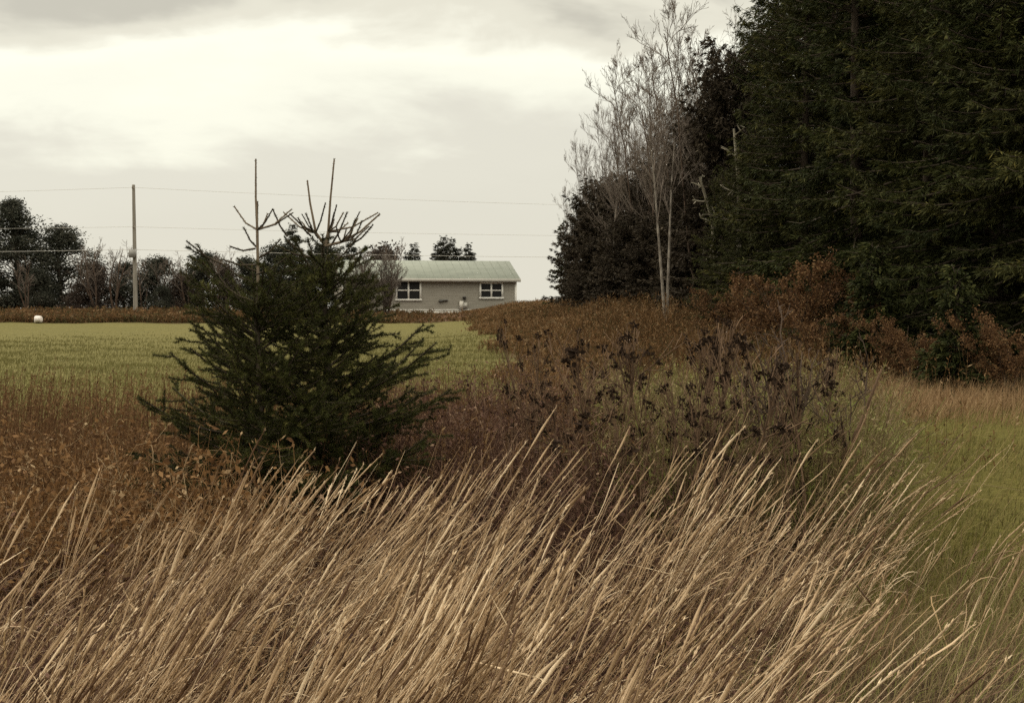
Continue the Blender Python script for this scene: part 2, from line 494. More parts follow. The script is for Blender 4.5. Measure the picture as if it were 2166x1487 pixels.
# ------------------------------------------------------------------ pole and wires
def build_pole():
    d = 98.0
    b = at(287, 668, d); tp = at(282.5, 391, d)
    zb = gz(b[0], d) - .3
    p = empty('utility_pole', (b[0], d, zb))
    tag(p, 'tall bare wooden utility pole at the edge of the green field', 'utility pole')
    top = np.array([tp[0] - b[0], 0, tp[2] - zb])
    k = np.linspace(0, 1, 8)[:, None]
    g = Geo(); ln = k * top
    tubes(g, ln[None], np.interp(k.ravel(), [0, 1], [.165, .105])[None], 12)
    g.add([top + (0, 0, .03)] + [top + (.105 * math.cos(a), .105 * math.sin(a), 0) for a in np.arange(12) * math.pi / 6],
          t=[(0, 1 + i, 1 + (i + 1) % 12) for i in range(12)])
    g.build('pole_shaft', M['pole'], p, True)
    hs = [391, 474, 522]
    atts = []
    for i, py in enumerate(hs):
        z = at(283, py + 6, d)[2] - zb
        q = top * (z / top[2])
        atts.append(np.array([b[0], d, zb]) + q + np.array([0, -.26, 0]))
        g = Geo(); a = np.array([q + (0, -.08, 0), q + (0, -.24, .0)])
        tubes(g, a[None], np.full((1, 2), .03), 6)
        br = g.build('bracket', M['iron'], p)
        g = Geo(); a = q + np.array([0, -.26, 0]) + np.array([[0, 0, -.1], [0, 0, -.05], [0, 0, 0], [0, 0, .05]])
        tubes(g, a[None], np.array([[.03, .07, .05, .06]]), 8)
        g.build('insulator', M['ceramic'], br, True)
    q = top * (4.6 / top[2]); g = Geo()
    box(g, q[0] - .28, q[0] + .16, -.5, -.16, q[2] - .3, q[2] + .28)
    g.build('junction_box', M['iron'], p)
    names = ['thin overhead wire strung from the top of the utility pole', 'middle one of the three thin overhead wires on the utility pole',
             'lowest overhead wire, strung just above the far tree tops']
    for i, A in enumerate(atts):
        g = Geo()
        for tx, tdy, dz in ((-48, -6, -1.2), (52, 9, -1.0)):
            e = A + np.array([tx, tdy, dz * (1 if i == 0 else .3)])
            s = np.linspace(0, 1, 26)[:, None]
            ln = A + (e - A) * s; ln[:, 2] -= (.55 if i == 0 else .4) * 4 * (s * (1 - s)).ravel() * .5
            tubes(g, ln[None], np.full((1, 26), .009 if i != 2 else .012), 4)
        o = g.build('overhead_wire', M['wire'])
        tag(o, names[i], 'wire', 'overhead wires on the pole')
build_pole()

# pale rock
def build_rock():
    r = R(5); q = at(80, 672, 87.2)
    import bmesh
    bm = bmesh.new(); bmesh.ops.create_icosphere(bm, subdivisions=3, radius=.30)
    for v in bm.verts:
        k = 1 + .18 * math.sin(v.co.x * 9 + 1) * math.cos(v.co.z * 8) + .1 * math.sin(v.co.y * 13)
        v.co = Vector((v.co.x * k * .95, v.co.y * k, v.co.z * k * .85))
    me = bpy.data.meshes.new('pale_rock'); bm.to_mesh(me); bm.free(); me.materials.append(M['rock'])
    o = bpy.data.objects.new('pale_rock', me); COL.objects.link(o)
    o.location = (q[0], 87.2, gz(q[0], 87.2) + .24)
    tag(o, 'small white boulder on the brown verge below the dark far trees', 'rock')
build_rock()

# ------------------------------------------------------------------ tree makers
def conifer(seed, H, R0, h0=.3, dz=.40, nb=8, card=.17, cw=.026, dens=1.0, pw=.8, open_=0.0):
    """tiered conifer; returns (foliage, wood)"""
    r = R(seed); fo, wo = Geo(), Geo()
    k = np.linspace(0, 1, 9)
    bend = np.stack([.12 * np.sin(k * 3 + seed), .1 * np.sin(k * 2.4 + seed * 2), k * H], 1)
    tubes(wo, bend[None], (np.interp(k, [0, 1], [H * .011, .012]))[None], 7)
    h = h0; lines, lr = [], []
    while h < H - .1:
        t = (h - h0) / (H - h0)
        for b in range(nb if t < .9 else 4):
            if r.rand() < open_: continue
            L = max(.12, R0 * (1 - t) ** pw * (.55 + .65 * r.rand()))
            a = r.rand() * 6.283
            hh = h + r.uniform(-.15, .15)
            e = rad(np.interp(t, [0, .5, 1], [-14, 4, 48])) + r.normal() * .12
            s = np.linspace(0, 1, 6)
            dirh = np.array([math.cos(a), math.sin(a), 0])
            rad_ = L * s
            z = hh + rad_ * math.tan(e) - .34 * L * s ** 2 * (1 - t) + .26 * L * s ** 3.5
            base = np.array([np.interp(hh / H, k, bend[:, 0]), np.interp(hh / H, k, bend[:, 1]), 0])
            ln = base + dirh * rad_[:, None]; ln[:, 2] = z
            lines.append(ln); lr.append(np.linspace(.008 + .012 * L, .004, 6))
            m = max(4, int(L / .07 * dens))
            ss = np.repeat(r.uniform(.12, 1, m), 1)
            p = np.stack([np.interp(ss, s, ln[:, i]) for i in range(3)], 1)
            side = np.array([-dirh[1], dirh[0], 0])
            sg = r.choice([-1, 1], m)
            tl = (.10 + .42 * L * .5 * (1 - ss) + .08) * r.uniform(.5, 1.15, m)
            tl = np.minimum(tl, .7)
            td = dirh * r.uniform(.45, 1, m)[:, None] + side * (sg * r.uniform(.35, 1., m))[:, None] + np.array([0, 0, 1]) * r.uniform(-.75, .12, m)[:, None]
            td = unit(td)
            per = np.maximum(4, (tl / (card * .115)).astype(int))
            idx = np.repeat(np.arange(m), per)
            f = r.rand(len(idx))
            c = p[idx] + td[idx] * (tl[idx] * f)[:, None]
            c[:, 2] -= .12 * (tl[idx] * f) ** 1.5
            d = unit(td[idx] + .55 * rdir(r, len(idx)))
            bt = r.normal() * .12
            tint = np.clip(.34 + bt + .28 * ss[idx] * r.rand(len(idx)) + .25 * (f - .5) + .13 * r.normal(size=len(idx)), 0, 1)  # paler towards branch and twig ends: light caught by the tips, painted in
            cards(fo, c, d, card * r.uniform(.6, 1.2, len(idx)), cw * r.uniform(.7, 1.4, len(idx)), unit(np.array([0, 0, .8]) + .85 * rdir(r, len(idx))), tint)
        h += dz * r.uniform(.8, 1.2) * (1 - .35 * t)
    n = 4
    cards(fo, np.tile(bend[-1], (n, 1)) - np.array([0, 0, .25]), unit(np.array([0, 0, 1]) + .25 * rdir(r, n)), np.full(n, .3), np.full(n, .05), rdir(r, n), .5)
    tubes(wo, np.array(lines), np.array(lr), 3)
    return fo, wo

def grow(r, H, r0, levels, spread=(25, 48), nchild=(13, 7, 5, 3), ratio=(.42, .5, .5, .5), start=.3, wig=.06, up=.25, minr=.006, multi=1):
    """bare tree: list of 5-point lines with radii, per level"""
    out = []
    def line(p, d, L):
        pts = [p]; dd = d
        for _ in range(4):
            dd = unit(dd + wig * 2 * r.normal(size=3) + np.array([0, 0, up * .25]))
            pts.append(pts[-1] + dd * L / 4)
        return np.array(pts), dd
    def rec(p, d, L, rr, lev):
        ln, dd = line(p, d, L)
        out.append((lev, ln, np.linspace(rr, max(minr * .8, rr * (.25 if lev == 0 else .4)), 5)))
        if lev + 1 >= levels: return
        n = max(2, int(nchild[lev] * r.uniform(.75, 1.25)))
        for _ in range(n):
            f = r.uniform(start if lev == 0 else .15, .98)
            q = np.array([np.interp(f * 4, range(5), ln[:, i]) for i in range(3)])
            a = rad(r.uniform(*spread))
            ax = unit(ln[-1] - ln[0])
            perp = unit(np.cross(ax, rdir(r, 1)[0]))
            nd = ax * math.cos(a) + perp * math.sin(a)
            cl = L * ratio[lev] * r.uniform(.55, 1.15) * (1.12 - .65 * f if lev == 0 else 1.1 - .4 * f)
            rec(q, nd, cl, max(minr, rr * (.42 if lev == 0 else .5) * (1.1 - .5 * f)), lev + 1)
    for i in range(multi):
        d = unit(np.array([r.normal() * (.04 + .06 * (multi > 1)), r.normal() * (.04 + .06 * (multi > 1)), 1]))
        rec(np.array([r.normal() * .08 * (multi > 1), r.normal() * .08 * (multi > 1), -.15]), d, H * r.uniform(.85, 1), r0, 0)
    return out
def bare_tree_proto(name, seed, H, r0, trunk_mat, twig_mat, **kw):
    r = R(seed); out = grow(r, H, r0, kw.pop('levels', 4), **kw)
    t, b = Geo(), Geo()
    for lev, ln, rr in out:
        if lev == 0: tubes(t, ln[None], rr[None], 8)
    o = [(ln, rr) for lev, ln, rr in out if lev > 0]
    if o: tubes(b, np.array([x[0] for x in o]), np.array([x[1] for x in o]), 3)
    e = empty(name, (0, 0, 0))
    t.build('trunk', trunk_mat, e, True); b.build('crown', twig_mat, e)
    return e
def tree_obj(name, fo, wo, lm, wm):
    e = empty(name, (0, 0, 0))
    wo.build('trunk', wm, e); fo.build('crown', lm, e)
    return e
class Kind:
    """first placing moves the first-built thing, later ones copy it"""
    def __init__(s, proto): s.p, s.used = proto, False
    def height(s): return max(v[2] for c in s.p.children for v in c.bound_box)
    def put(s, loc, rz=0., sc=1., label=None, cat='tree', group=None):
        if s.used: o = copy_tree(s.p, loc, rz, sc)
        else:
            o = s.p; s.used = True
            o.location = loc; o.rotation_euler = (0, 0, rz); o.scale = (sc,) * 3 if np.ndim(sc) == 0 else sc
        return tag(o, label, cat, group)

# ------------------------------------------------------------------ the wood beside the field
r0 = R(11)
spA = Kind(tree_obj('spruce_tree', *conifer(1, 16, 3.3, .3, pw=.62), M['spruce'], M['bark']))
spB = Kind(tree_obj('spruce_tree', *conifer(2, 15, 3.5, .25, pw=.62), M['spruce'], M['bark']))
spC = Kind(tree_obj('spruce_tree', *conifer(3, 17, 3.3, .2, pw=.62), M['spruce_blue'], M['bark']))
spS = Kind(tree_obj('spruce_tree', *conifer(4, 2.8, 1.15, .05, dz=.2, nb=8, card=.12, cw=.04, dens=1.1), M['spruce_blue'], M['bark']))
wood = 'spruces in the dense dark wood'
lw = 'tall dark green spruce crowded among others in the dense wood beside the path'
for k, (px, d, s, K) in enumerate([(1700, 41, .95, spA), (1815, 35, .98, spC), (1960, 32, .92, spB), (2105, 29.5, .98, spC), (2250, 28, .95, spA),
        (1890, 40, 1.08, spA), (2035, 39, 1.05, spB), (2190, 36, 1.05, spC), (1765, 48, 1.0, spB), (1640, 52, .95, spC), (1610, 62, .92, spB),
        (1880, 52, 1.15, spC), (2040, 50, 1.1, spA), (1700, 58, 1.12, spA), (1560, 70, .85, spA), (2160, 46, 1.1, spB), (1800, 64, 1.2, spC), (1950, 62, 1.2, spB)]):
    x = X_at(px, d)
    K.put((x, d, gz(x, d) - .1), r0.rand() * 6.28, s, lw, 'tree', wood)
for px, d, s, lb in [(1590, 43, .44, 'half grown spruce at the foot of the tall bleached dead tree'), (1525, 45, .36, 'half grown spruce between the twin stemmed birch and the dead trees')]:
    x = X_at(px, d)
    spA.put((x, d, gz(x, d) - .1), r0.rand() * 6, (s * 1.2, s * 1.2, s), lb, 'tree')
for px, d, s, lb in [(2025, 24.5, .82, 'small dark spruce standing in rusty weeds at the foot of the wood'),
                     (1850, 29, 1.0, 'short dense spruce beside the rusty leafless bush, at the edge of the wood')]:
    x = X_at(px, d)
    spS.put((x, d, gz(x, d) - .05), r0.rand() * 6, s, lb, 'tree')

# brownish conifers and small silhouetted one at the far end of the wood
cbA = Kind(tree_obj('conifer_tree', *conifer(6, 8, 2.5, .2, pw=.45, dz=.33, card=.20, cw=.05), M['conifer_brown'], M['bark']))
cbB = Kind(tree_obj('conifer_tree', *conifer(7, 8.5, 2.7, .2, pw=.45, dz=.33, card=.20, cw=.05), M['conifer_brown'], M['bark']))
for px, d, top, ws, K in [(1268, 80, 372, 1.2, cbA), (1300, 76, 385, 1.2, cbB), (1345, 72, 375, 1.3, cbA), (1385, 69, 345, 1.2, cbB), (1425, 66, 330, 1.2, cbA), (1465, 62, 270, 1.05, cbB), (1500, 58, 215, 1.0, cbA), (1535, 53, 120, .8, cbB), (1236, 84, 455, 1.1, cbB), (1320, 66, 470, 1.2, cbB), (1375, 62, 450, 1.2, cbA), (1450, 57, 400, 1.2, cbB), (1250, 76, 500, 1.2, cbA)]:
    x = X_at(px, d); zb = gz(x, d)
    s = (at(px, top, d)[2] - zb) / 8.2
    K.put((x, d, zb - .1), r0.rand() * 6.28, (s * ws, s * ws, s), 'brown tinged conifer below the leafless trees of the wood edge', 'tree', 'brown tinged conifers at the wood edge')
ccA = Kind(tree_obj('conifer_tree', *conifer(8, 6, 1.5, .1, dz=.42, nb=6, card=.2, cw=.07, dens=1., open_=.12), M['spruce_blue'], M['bark']))
x = X_at(1192, 88)
ccA.put((x, 88, gz(x, 88) - .1), 1.0, (1, 1, .95), 'small ragged dark conifer silhouetted against the sky at the end of the wood', 'tree')

# leafless trees
baA = Kind(bare_tree_proto('bare_tree', 21, 11.5, .062, M['twig_dark'], M['twig'], levels=5, spread=(16, 46), nchild=(17, 8, 5, 3), start=.22, wig=.075, up=.32, minr=.0055))
baB = Kind(bare_tree_proto('bare_tree', 22, 10.5, .058, M['twig_dark'], M['twig'], levels=5, spread=(16, 46), multi=2, nchild=(11, 8, 5, 3), start=.22, wig=.075, up=.32, minr=.0055))
baC = Kind(bare_tree_proto('bare_tree', 23, 9, .055, M['twig_dark'], M['twig'], levels=5, spread=(16, 46), nchild=(17, 8, 5, 3), start=.2, wig=.075, up=.32, minr=.0055))
lb = 'slender leafless tree with pale twigs rising above the brown conifers against the sky'
for px, d, top, K, H in [(1232, 83, 285, baC, 9), (1252, 81, 250, baB, 10), (1275, 80, 200, baA, 11), (1296, 78, 225, baC, 9), (1310, 76, 165, baB, 10), (1330, 75, 185, baA, 11), (1350, 72, 150, baB, 10), (1370, 69, 110, baC, 9), (1385, 67, 60, baA, 11),
                         (1405, 66, 75, baB, 10), (1420, 63, 30, baA, 11), (1440, 61, 35, baC, 9), (1458, 58, 60, baB, 10), (1480, 56, -30, baA, 11), (1505, 53, -60, baB, 10), (1218, 87, 350, baB, 10), (1340, 80, 260, baC, 9), (1430, 72, 150, baB, 10), (1290, 84, 300, baA, 11), (1196, 89, 385, baC, 9)] + [(q, 88 - (q - 1200) * .11, np.interp(q, [1200, 1240, 1290, 1350, 1375, 1400, 1460], [330, 255, 185, 135, 85, 55, 25]) + o_, K_, 9) for q, o_, K_ in
        ((1205, 0, baA), (1222, 10, baC), (1247, 0, baA), (1262, 30, baB), (1284, 0, baC), (1303, 25, baA), (1318, 0, baC), (1338, 30, baB), (1358, 0, baC), (1365, 50, baA), (1378, 0, baB), (1392, 20, baC), (1412, 0, baA), (1428, 30, baB), (1450, 0, baC), (1465, 40, baA), (1400, 90, baC), (1345, 70, baA))]:
    x = X_at(px, d); zb = gz(x, d)
    s = (at(px, top + (30 if px < 1360 else 10), d)[2] - zb) / (K.height() - .3)
    far_v = max((v.co for c in K.p.children for v in c.data.vertices), key=lambda c: c.x * c.x + c.y * c.y)
    turn = -math.atan2(far_v.y, far_v.x) + r0.uniform(-.9, .9)
    K.put((x, d, zb - .1), turn, (s * (.58 if px < 1345 else .8),) * 2 + (s,), lb, 'tree', 'leafless trees at the wood edge')
def birch(px, d, seed, py_top, label, multi):
    x = X_at(px, d); zb = gz(x, d); H = at(px, py_top, d)[2] - zb
    e = bare_tree_proto('birch_tree', seed, H, .075, M['birch'], M['twig'], levels=5, multi=multi, start=.5, spread=(18, 40), wig=.03)
    hh = max(v[2] for c in e.children for v in c.bound_box); e.scale = (H / hh,) * 3
    e.location = (x, d, zb - .05); e.rotation_euler = (0, 0, 3.4)
    tag(e, label, 'tree')
birch(1412, 51, 31, 150, 'pale twin stemmed birch in front of the dark wood', 2)
birch(1300, 66, 33, 330, 'thin pale birch trunk in front of the brown tinged conifers', 1)
def snag(px, d, py_top, seed, label, H=None):
    x = X_at(px, d); zb = gz(x, d); H = at(px, py_top, d)[2] - zb
    e = bare_tree_proto('dead_tree', seed, H, .13, M['snag'], M['snag'], levels=3, nchild=(10, 3), ratio=(.16, .5), start=.5, spread=(45, 85), wig=.07, up=.1, minr=.022)
    e.location = (x, d, zb - .05)
    tag(e, label, 'dead tree')
snag(1553, 45, 190, 41, 'tall bleached dead tree with crooked side branches against the spruces')
snag(1518, 47, 300, 44, 'shorter bleached dead tree leaning beside the taller dead one')

# rusty leafless bushes at the wood edge
def bush_proto(name, seed, H, stems, leaf_mat_, twig_mat_, nleaf, leaf=.05, spread_=.5, levels=3):
    r = R(seed); st, tw, lf = Geo(), Geo(), Geo()
    ends = []
    for i in range(stems):
        d = unit(np.array([r.normal() * spread_, r.normal() * spread_, 1]))
        out = []
        rr = R(seed * 100 + i)
        o = grow(rr, H * r.uniform(.7, 1.05), .018, levels, nchild=(7, 5, 3), ratio=(.45, .5, .5), spread=(18, 50), start=.25, wig=.1, up=.35, minr=.0035)
        for lev, ln, w in o:
            h = ln[:, 2:3]; ln = ln + h * d[None] * np.array([1, 1, 0])
            tubes(st if lev == 0 else tw, ln[None], w[None], 4 if lev == 0 else 3)
            if lev >= levels - 1: ends.append(ln)
    ends = np.concatenate(ends)
    e = empty(name, (0, 0, 0))
    st.build('stem', twig_mat_, e); tw.build('twig', twig_mat_, e)
    if nleaf:
        p = ends[r.randint(0, len(ends), nleaf)] + r.normal(size=(nleaf, 3)) * .06
        cards(lf, p, rdir(r, nleaf), leaf * r.uniform(.6, 1.4, nleaf), leaf * .55 * r.uniform(.6, 1.3, nleaf), rdir(r, nleaf), np.clip(.45 + .25 * r.normal(size=nleaf), 0, 1))
        lf.build('leaf', leaf_mat_, e)
        tag(e.children[-1], kind='stuff')
    return e
rbA = Kind(bush_proto('rusty_bush', 51, 2.9, 12, M['rust'], M['twig_dark'], 9000, .075))
for px, d, s, lbl in [(1700, 33, .98, 'tall rusty brown bush in front of the spruces'), (1620, 37, .93, 'rusty brown bush standing left of the tallest rusty bush'),
                      (1560, 41, .80, 'low wide rusty bush nearest to the birches'), (1755, 30, .62, 'small rusty bush under the short dense spruce'),
                      (2140, 24, .55, 'rusty leaved bush beside the small dark spruce at the photo edge'), (1930, 27, .5, 'low rusty bush between the short spruce and the small spruce')]:
    x = X_at(px, d)
    rbA.put((x, d, gz(x, d)), r0.rand() * 6, s, lbl, 'bush')
grA = Kind(bare_tree_proto('bare_shrub', 57, 4.3, .05, M['twig_dark'], M['shrub_twig'], levels=4, multi=12, nchild=(11, 7, 4), ratio=(.45, .5, .5), spread=(16, 42), start=.12, wig=.06, up=.1, minr=.010))
for px, d, s, lbl in [(815, 95, 1.0, 'grey leafless shrub covering the end of the house roof'), (770, 94, 1.05, 'grey leafless shrub between the young spruce and the house')]:
    x = X_at(px, d)
    grA.put((x, d, gz(x, d) - .1), r0.rand() * 6, s, lbl, 'shrub')

# ------------------------------------------------------------------ far trees across the field
def clump_tree(seed, H, Rw, n=26, leaves=560, leaf=.2, h0=.02):
    r = R(seed); fo, wo = Geo(), Geo()
    k = np.linspace(0, 1, 6)
    tr = np.stack([.2 * np.sin(k * 2 + seed), .1 * k, k * H * .95], 1)
    tubes(wo, tr[None], np.linspace(.16, .03, 6)[None], 6)
    lines = []
    for i in range(n):
        t = h0 + (1 - h0) * (i + r.rand()) / n
        w = Rw * (np.interp(t, [0, .25, .5, .8, 1], [1, 1.05, .9, .55, .12])) * r.uniform(.3, 1.15)
        a = r.rand() * 6.283
        c = np.array([math.cos(a) * w, math.sin(a) * w, t * H * .97])
        st = np.array([np.interp(t * .8, k, tr[:, 0]), 0, t * H * .75])
        lines.append(np.array([st, (st + c) / 2 + (0, 0, .1), c]))
        m = int(leaves * r.uniform(.3, 1.5)); s = Rw * r.uniform(.16, .42)
        p = c + rdir(r, m) * (r.rand(m) ** .6)[:, None] * s * np.array([1.5, 1.5, 1.0]) + .07 * r.normal(size=(m, 3))
        cards(fo, p, unit(rdir(r, m) + np.array([0, 0, .3])), leaf * r.uniform(.5, 1.2, m), leaf * .4 * r.uniform(.6, 1.3, m), rdir(r, m), np.clip(.38 + .12 * r.normal() + .2 * r.normal(size=m), 0, 1))
    tubes(wo, np.array(lines), np.tile([.05, .03, .012], (n, 1)), 4)
    return fo, wo
cA = Kind(tree_obj('evergreen_tree', *clump_tree(61, 9, 2.1, 80, 420), M['far_leaf'], M['bark']))
cB = Kind(tree_obj('evergreen_tree', *clump_tree(62, 7, 2.3, 66, 420), M['far_leaf'], M['bark']))
cC = Kind(tree_obj('evergreen_tree', *clump_tree(63, 5, 2.2, 36), M['far_leaf'], M['bark']))
cD = Kind(tree_obj('scrub_tree', *clump_tree(64, 5, 2.1, 30, 260, .26), M['far_brown'], M['twig_dark']))
fsA = Kind(tree_obj('spruce_tree', *conifer(9, 6, 1.5, .2, dz=.3, nb=9, card=.15, cw=.045, dens=1.5, pw=1.0), M['far_leaf'], M['bark']))
bfA = Kind(bare_tree_proto('bare_tree', 24, 5, .07, M['twig_dark'], M['twig'], levels=4, multi=3, nchild=(8, 6, 4)))
far = [(30, 110, 413, cA, 9, 'tallest dark evergreen of the far trees, at the photo edge', 1.35), (-45, 112, 440, cB, 7, 'broad dark evergreen cut off by the photo edge', 1.4),
       (128, 110, 468, cB, 7, 'second tallest dark far evergreen, broad crowned and gappy', 1.4), (85, 107, 560, cC, 5, 'low dark evergreen under the two tallest far trees', .9),
       (205, 108, 548, cD, 5, 'brownish scrub tree between the dark evergreens and the utility pole', 1.), (245, 106, 508, bfA, 5, 'leafless grey tree with a tilted tip left of the utility pole', 1.),
       (262, 110, 545, cC, 5, 'low evergreen directly behind the utility pole', .9), (330, 109, 535, cC, 5, 'rounded dark evergreen just right of the utility pole', 1.3),
       (385, 107, 570, cD, 5, 'low brownish scrub tree right of the rounded dark evergreen', .9), (432, 110, 525, cC, 5, 'dark gappy evergreen left of the young spruces', 1.3),
       (480, 108, 548, cD, 5, 'brownish scrub tree behind the slim young spruce', .9), (525, 110, 535, cC, 5, 'dark evergreen behind the single leader of the slim young spruce', .95),
       (585, 111, 505, cC, 5, 'dark evergreen between the two young spruce tops', 1.), (622, 112, 470, fsA, 6, 'pointed far spruce between the two young spruce tops', 1.3),
       (690, 112, 505, cC, 5, 'dark evergreen behind the twin leaders of the young spruce', 1.), (745, 116, 500, fsA, 6, 'far spruce right of the twin leader shoots', 1.2),
       (815, 122, 505, cD, 5, 'brown rounded tree behind the shrub covered end of the house', 1.1), (873, 122, 512, fsA, 6, 'small pointed spruce behind the middle of the house roof', 1.3), (860, 123, 530, fsA, 6, 'lowest spruce tip peeping over the middle of the roof', 1.4),
       (940, 122, 497, fsA, 6, 'tallest dark spruce in the cluster above the roof', 1.35), (958, 123, 501, fsA, 6, 'second tallest dark spruce in the cluster above the roof', 1.3),
       (924, 122, 514, fsA, 6, 'dark spruce at the chimney side of the cluster above the roof'.replace('chimney side', 'shrub side'), 1.4), (973, 123, 522, fsA, 6, 'low dark spruce filling the dip in the cluster above the roof', 1.4),
       (989, 122, 512, fsA, 6, 'dark spruce at the bare ridge side of the cluster above the roof', 1.3), (1002, 123, 532, fsA, 6, 'lowest and last dark spruce tip along the roof ridge', 1.3), (345, 106, 600, cC, 5, 'lowest dark evergreen bush right of the utility pole base', 1.0), (165, 106, 590, cD, 5, 'low brown scrub under the second tallest evergreen', 1.1)]
far += [(px, d, top, bfA, 5, 'grey leafless tree with fine twigs showing between the far evergreens', 1.) for px, d, top in
        ((-10, 107, 520), (60, 105, 540), (160, 109, 500), (205, 106, 520), (300, 107, 525), (360, 108, 540), (400, 107, 530), (455, 108, 520), (500, 109, 530), (800, 120, 500), (840, 121, 515))]
for px, d, top, K, H, lbl, ws in far:
    x = X_at(px, d); zb = gz(x, d) - .1
    s = (at(px, top, d)[2] - zb) / K.height()
    K.put((x, d, zb), r0.rand() * 6.28, (s * ws, s * ws, s), lbl, 'tree', 'far trees across the field')

# ------------------------------------------------------------------ the two young spruces
def young_spruce(px, d, seed, trunk_top, leaders, prof, label, whorls, dens=1.0, extra=()):
    r = R(seed); X0 = X_at(px, d); z0 = gz(X0, d)
    nd, st, tr = Geo(), Geo(), Geo()
    loc = lambda qx, qy: at(qx, qy, d) - np.array([X0, d, z0])
    tt = loc(*trunk_top)
    k = np.linspace(0, 1, 7)[:, None]
    trunk = k * tt + np.stack([.02 * np.sin(k.ravel() * 4), .02 * np.cos(k.ravel() * 5) - .02, 0 * k.ravel()], 1)
    tubes(tr, trunk[None], np.linspace(.034, .012, 7)[None], 8)
    lead_segs, lead_r = [], []
    shoots = []                       # (p0, p1, needle length, density)
    segs, sr = [], []
    def axis(pts, ra, rb, nl, den, lead=False):
        pts = np.asarray(pts); n = len(pts)
        for i in range(n - 1):
            shoots.append((pts[i], pts[i + 1], nl, den))
        f = np.linspace(0, n - 1, 5)
        (lead_segs if lead else segs).append(np.stack([np.interp(f, range(n), pts[:, j]) for j in range(3)], 1)); (lead_r if lead else sr).append(np.linspace(ra, rb, 5))
    # leaders: long bare shoots with short needles
    for (bx, by), (mx_, my_), (tx, ty), sp_ in leaders:
        a, m, b = loc(bx, by), loc(mx_, my_), loc(tx, ty)
        axis([tt, a], .010, .009, .015, 420, True)
        axis([a, m, b], .0085, .005, .012, 230, True)
        for ex, ey in sp_:
            e = loc(ex, ey) + np.array([0, r.uniform(-.06, .06), 0])
            md = (a + e) / 2 + np.array([0, 0, -.03])
            axis([a, md, e], .0062, .004, .013, 240, True)
        for _ in range(3):
            e = a + np.array([r.normal() * .08, r.choice([-1, 1]) * r.uniform(.08, .2), r.uniform(.08, .2)])
            axis([a, (a + e) / 2 + (0, 0, -.02), e], .006, .004, .012, 300)
    for (ax_, ay_), (ex, ey) in extra:
        o_ = np.array([0, r.uniform(-.1, .1), 0]); a = loc(ax_, ay_) + o_ * .5; e = loc(ex, ey) + o_
        axis([a, (a + e) / 2 + (0, 0, -.02), e], .0062, .004, .015, 420)
    # whorls down the stem
    H = tt[2]
    for h in whorls:
        t = h / H
        nbr = r.randint(6, 10)
        a0 = r.rand() * 6.28
        for b in range(nbr):
            az = a0 + b * 6.283 / nbr + r.normal() * .25
            L = np.interp(h, prof[0], prof[1]) * r.choice([.5, .75, .95, 1.05, 1.18]) * r.uniform(.9, 1.08)
            e0 = rad(np.interp(t, [0, .4, .8, 1], [0, 17, 38, 54]) + r.normal() * 7)
            s = np.linspace(0, 1, 6)
            dh = np.array([math.cos(az), math.sin(az), 0])
            hh = h + r.uniform(-.05, .05)
            c0 = np.array([np.interp(hh, trunk[:, 2], trunk[:, i]) for i in range(3)])
            ln = c0 + dh * (L * s * math.cos(e0))[:, None]
            ln[:, 2] = c0[2] + L * s * math.sin(e0) - .10 * L * s * (1 - s) * 4 * .5 + .10 * L * s ** 3
            axis(ln, .004 + .007 * L, .0035, .024, 620)
            side = np.array([-dh[1], dh[0], 0])
            m = max(3, int(L / .080 * dens))
            for j in range(m):
                f = .12 + .86 * (j + r.rand()) / m
                p = np.array([np.interp(f, s, ln[:, i]) for i in range(3)])
                sg = 1 if j % 2 else -1
                dd = unit(dh * .85 + side * sg * r.uniform(.6, 1.0) + np.array([0, 0, r.uniform(-.15, .5) + .25 * t]))
                l2 = L * (.12 + .36 * (1 - f)) * r.uniform(.6, 1.3) + .05
                q = p + dd * l2
                mid = (p + q) / 2 + np.array([0, 0, -.03 * l2])
                axis([p, mid, q], .0035, .0022, .024, 620)
                if l2 > .12:
                    for _ in range(int(l2 / .17)):
                        ff = r.uniform(.25, .95); pp = p + dd * l2 * ff
                        d3 = unit(dd * .7 + rdir(r, 1)[0] * .7 + np.array([0, 0, .2]))
                        l3 = l2 * (.25 + .3 * (1 - ff))
                        axis([pp, pp + d3 * l3], .0025, .0018, .022, 620)
    tubes(st, np.array(segs), np.array(sr), 4)
    # needles
    A = np.array([s[0] for s in shoots]); B = np.array([s[1] for s in shoots])
    nl = np.array([s[2] for s in shoots]); dn = np.array([s[3] for s in shoots])
    LL = np.linalg.norm(B - A, axis=1)
    cnt = np.maximum(2, (LL * dn * 1.5).astype(int))
    ix = np.repeat(np.arange(len(A)), cnt); n = len(ix)
    f = r.rand(n)
    T = unit(B - A)[ix]
    pr = unit(np.cross(T, rdir(r, n)))
    D = unit(T * r.uniform(.5, .95, n)[:, None] + pr)
    C = A[ix] + (B - A)[ix] * f[:, None]
    Wn = .0019 + .0009 * r.rand(n)
    Sd = unit(np.cross(D, rdir(r, n)))
    Ln = nl[ix] * r.uniform(.8, 1.25, n)
    V = np.stack([C - Sd * Wn[:, None], C + Sd * Wn[:, None], C + D * Ln[:, None]], 1)
    shv = np.clip(.38 + .17 * r.normal(size=len(A)), 0, 1)[ix]
    nd.add(V, t=np.arange(n * 3).reshape(-1, 3), tint=np.repeat(np.clip(shv + .12 * r.normal(size=n), 0, 1), 3))
    e = empty('young_spruce', (X0, d, z0))
    tag(e, label, 'spruce', 'young spruces in the long grass')
    tr.build('trunk', M['bark'], e, True); st.build('branch', M['bark'], e)
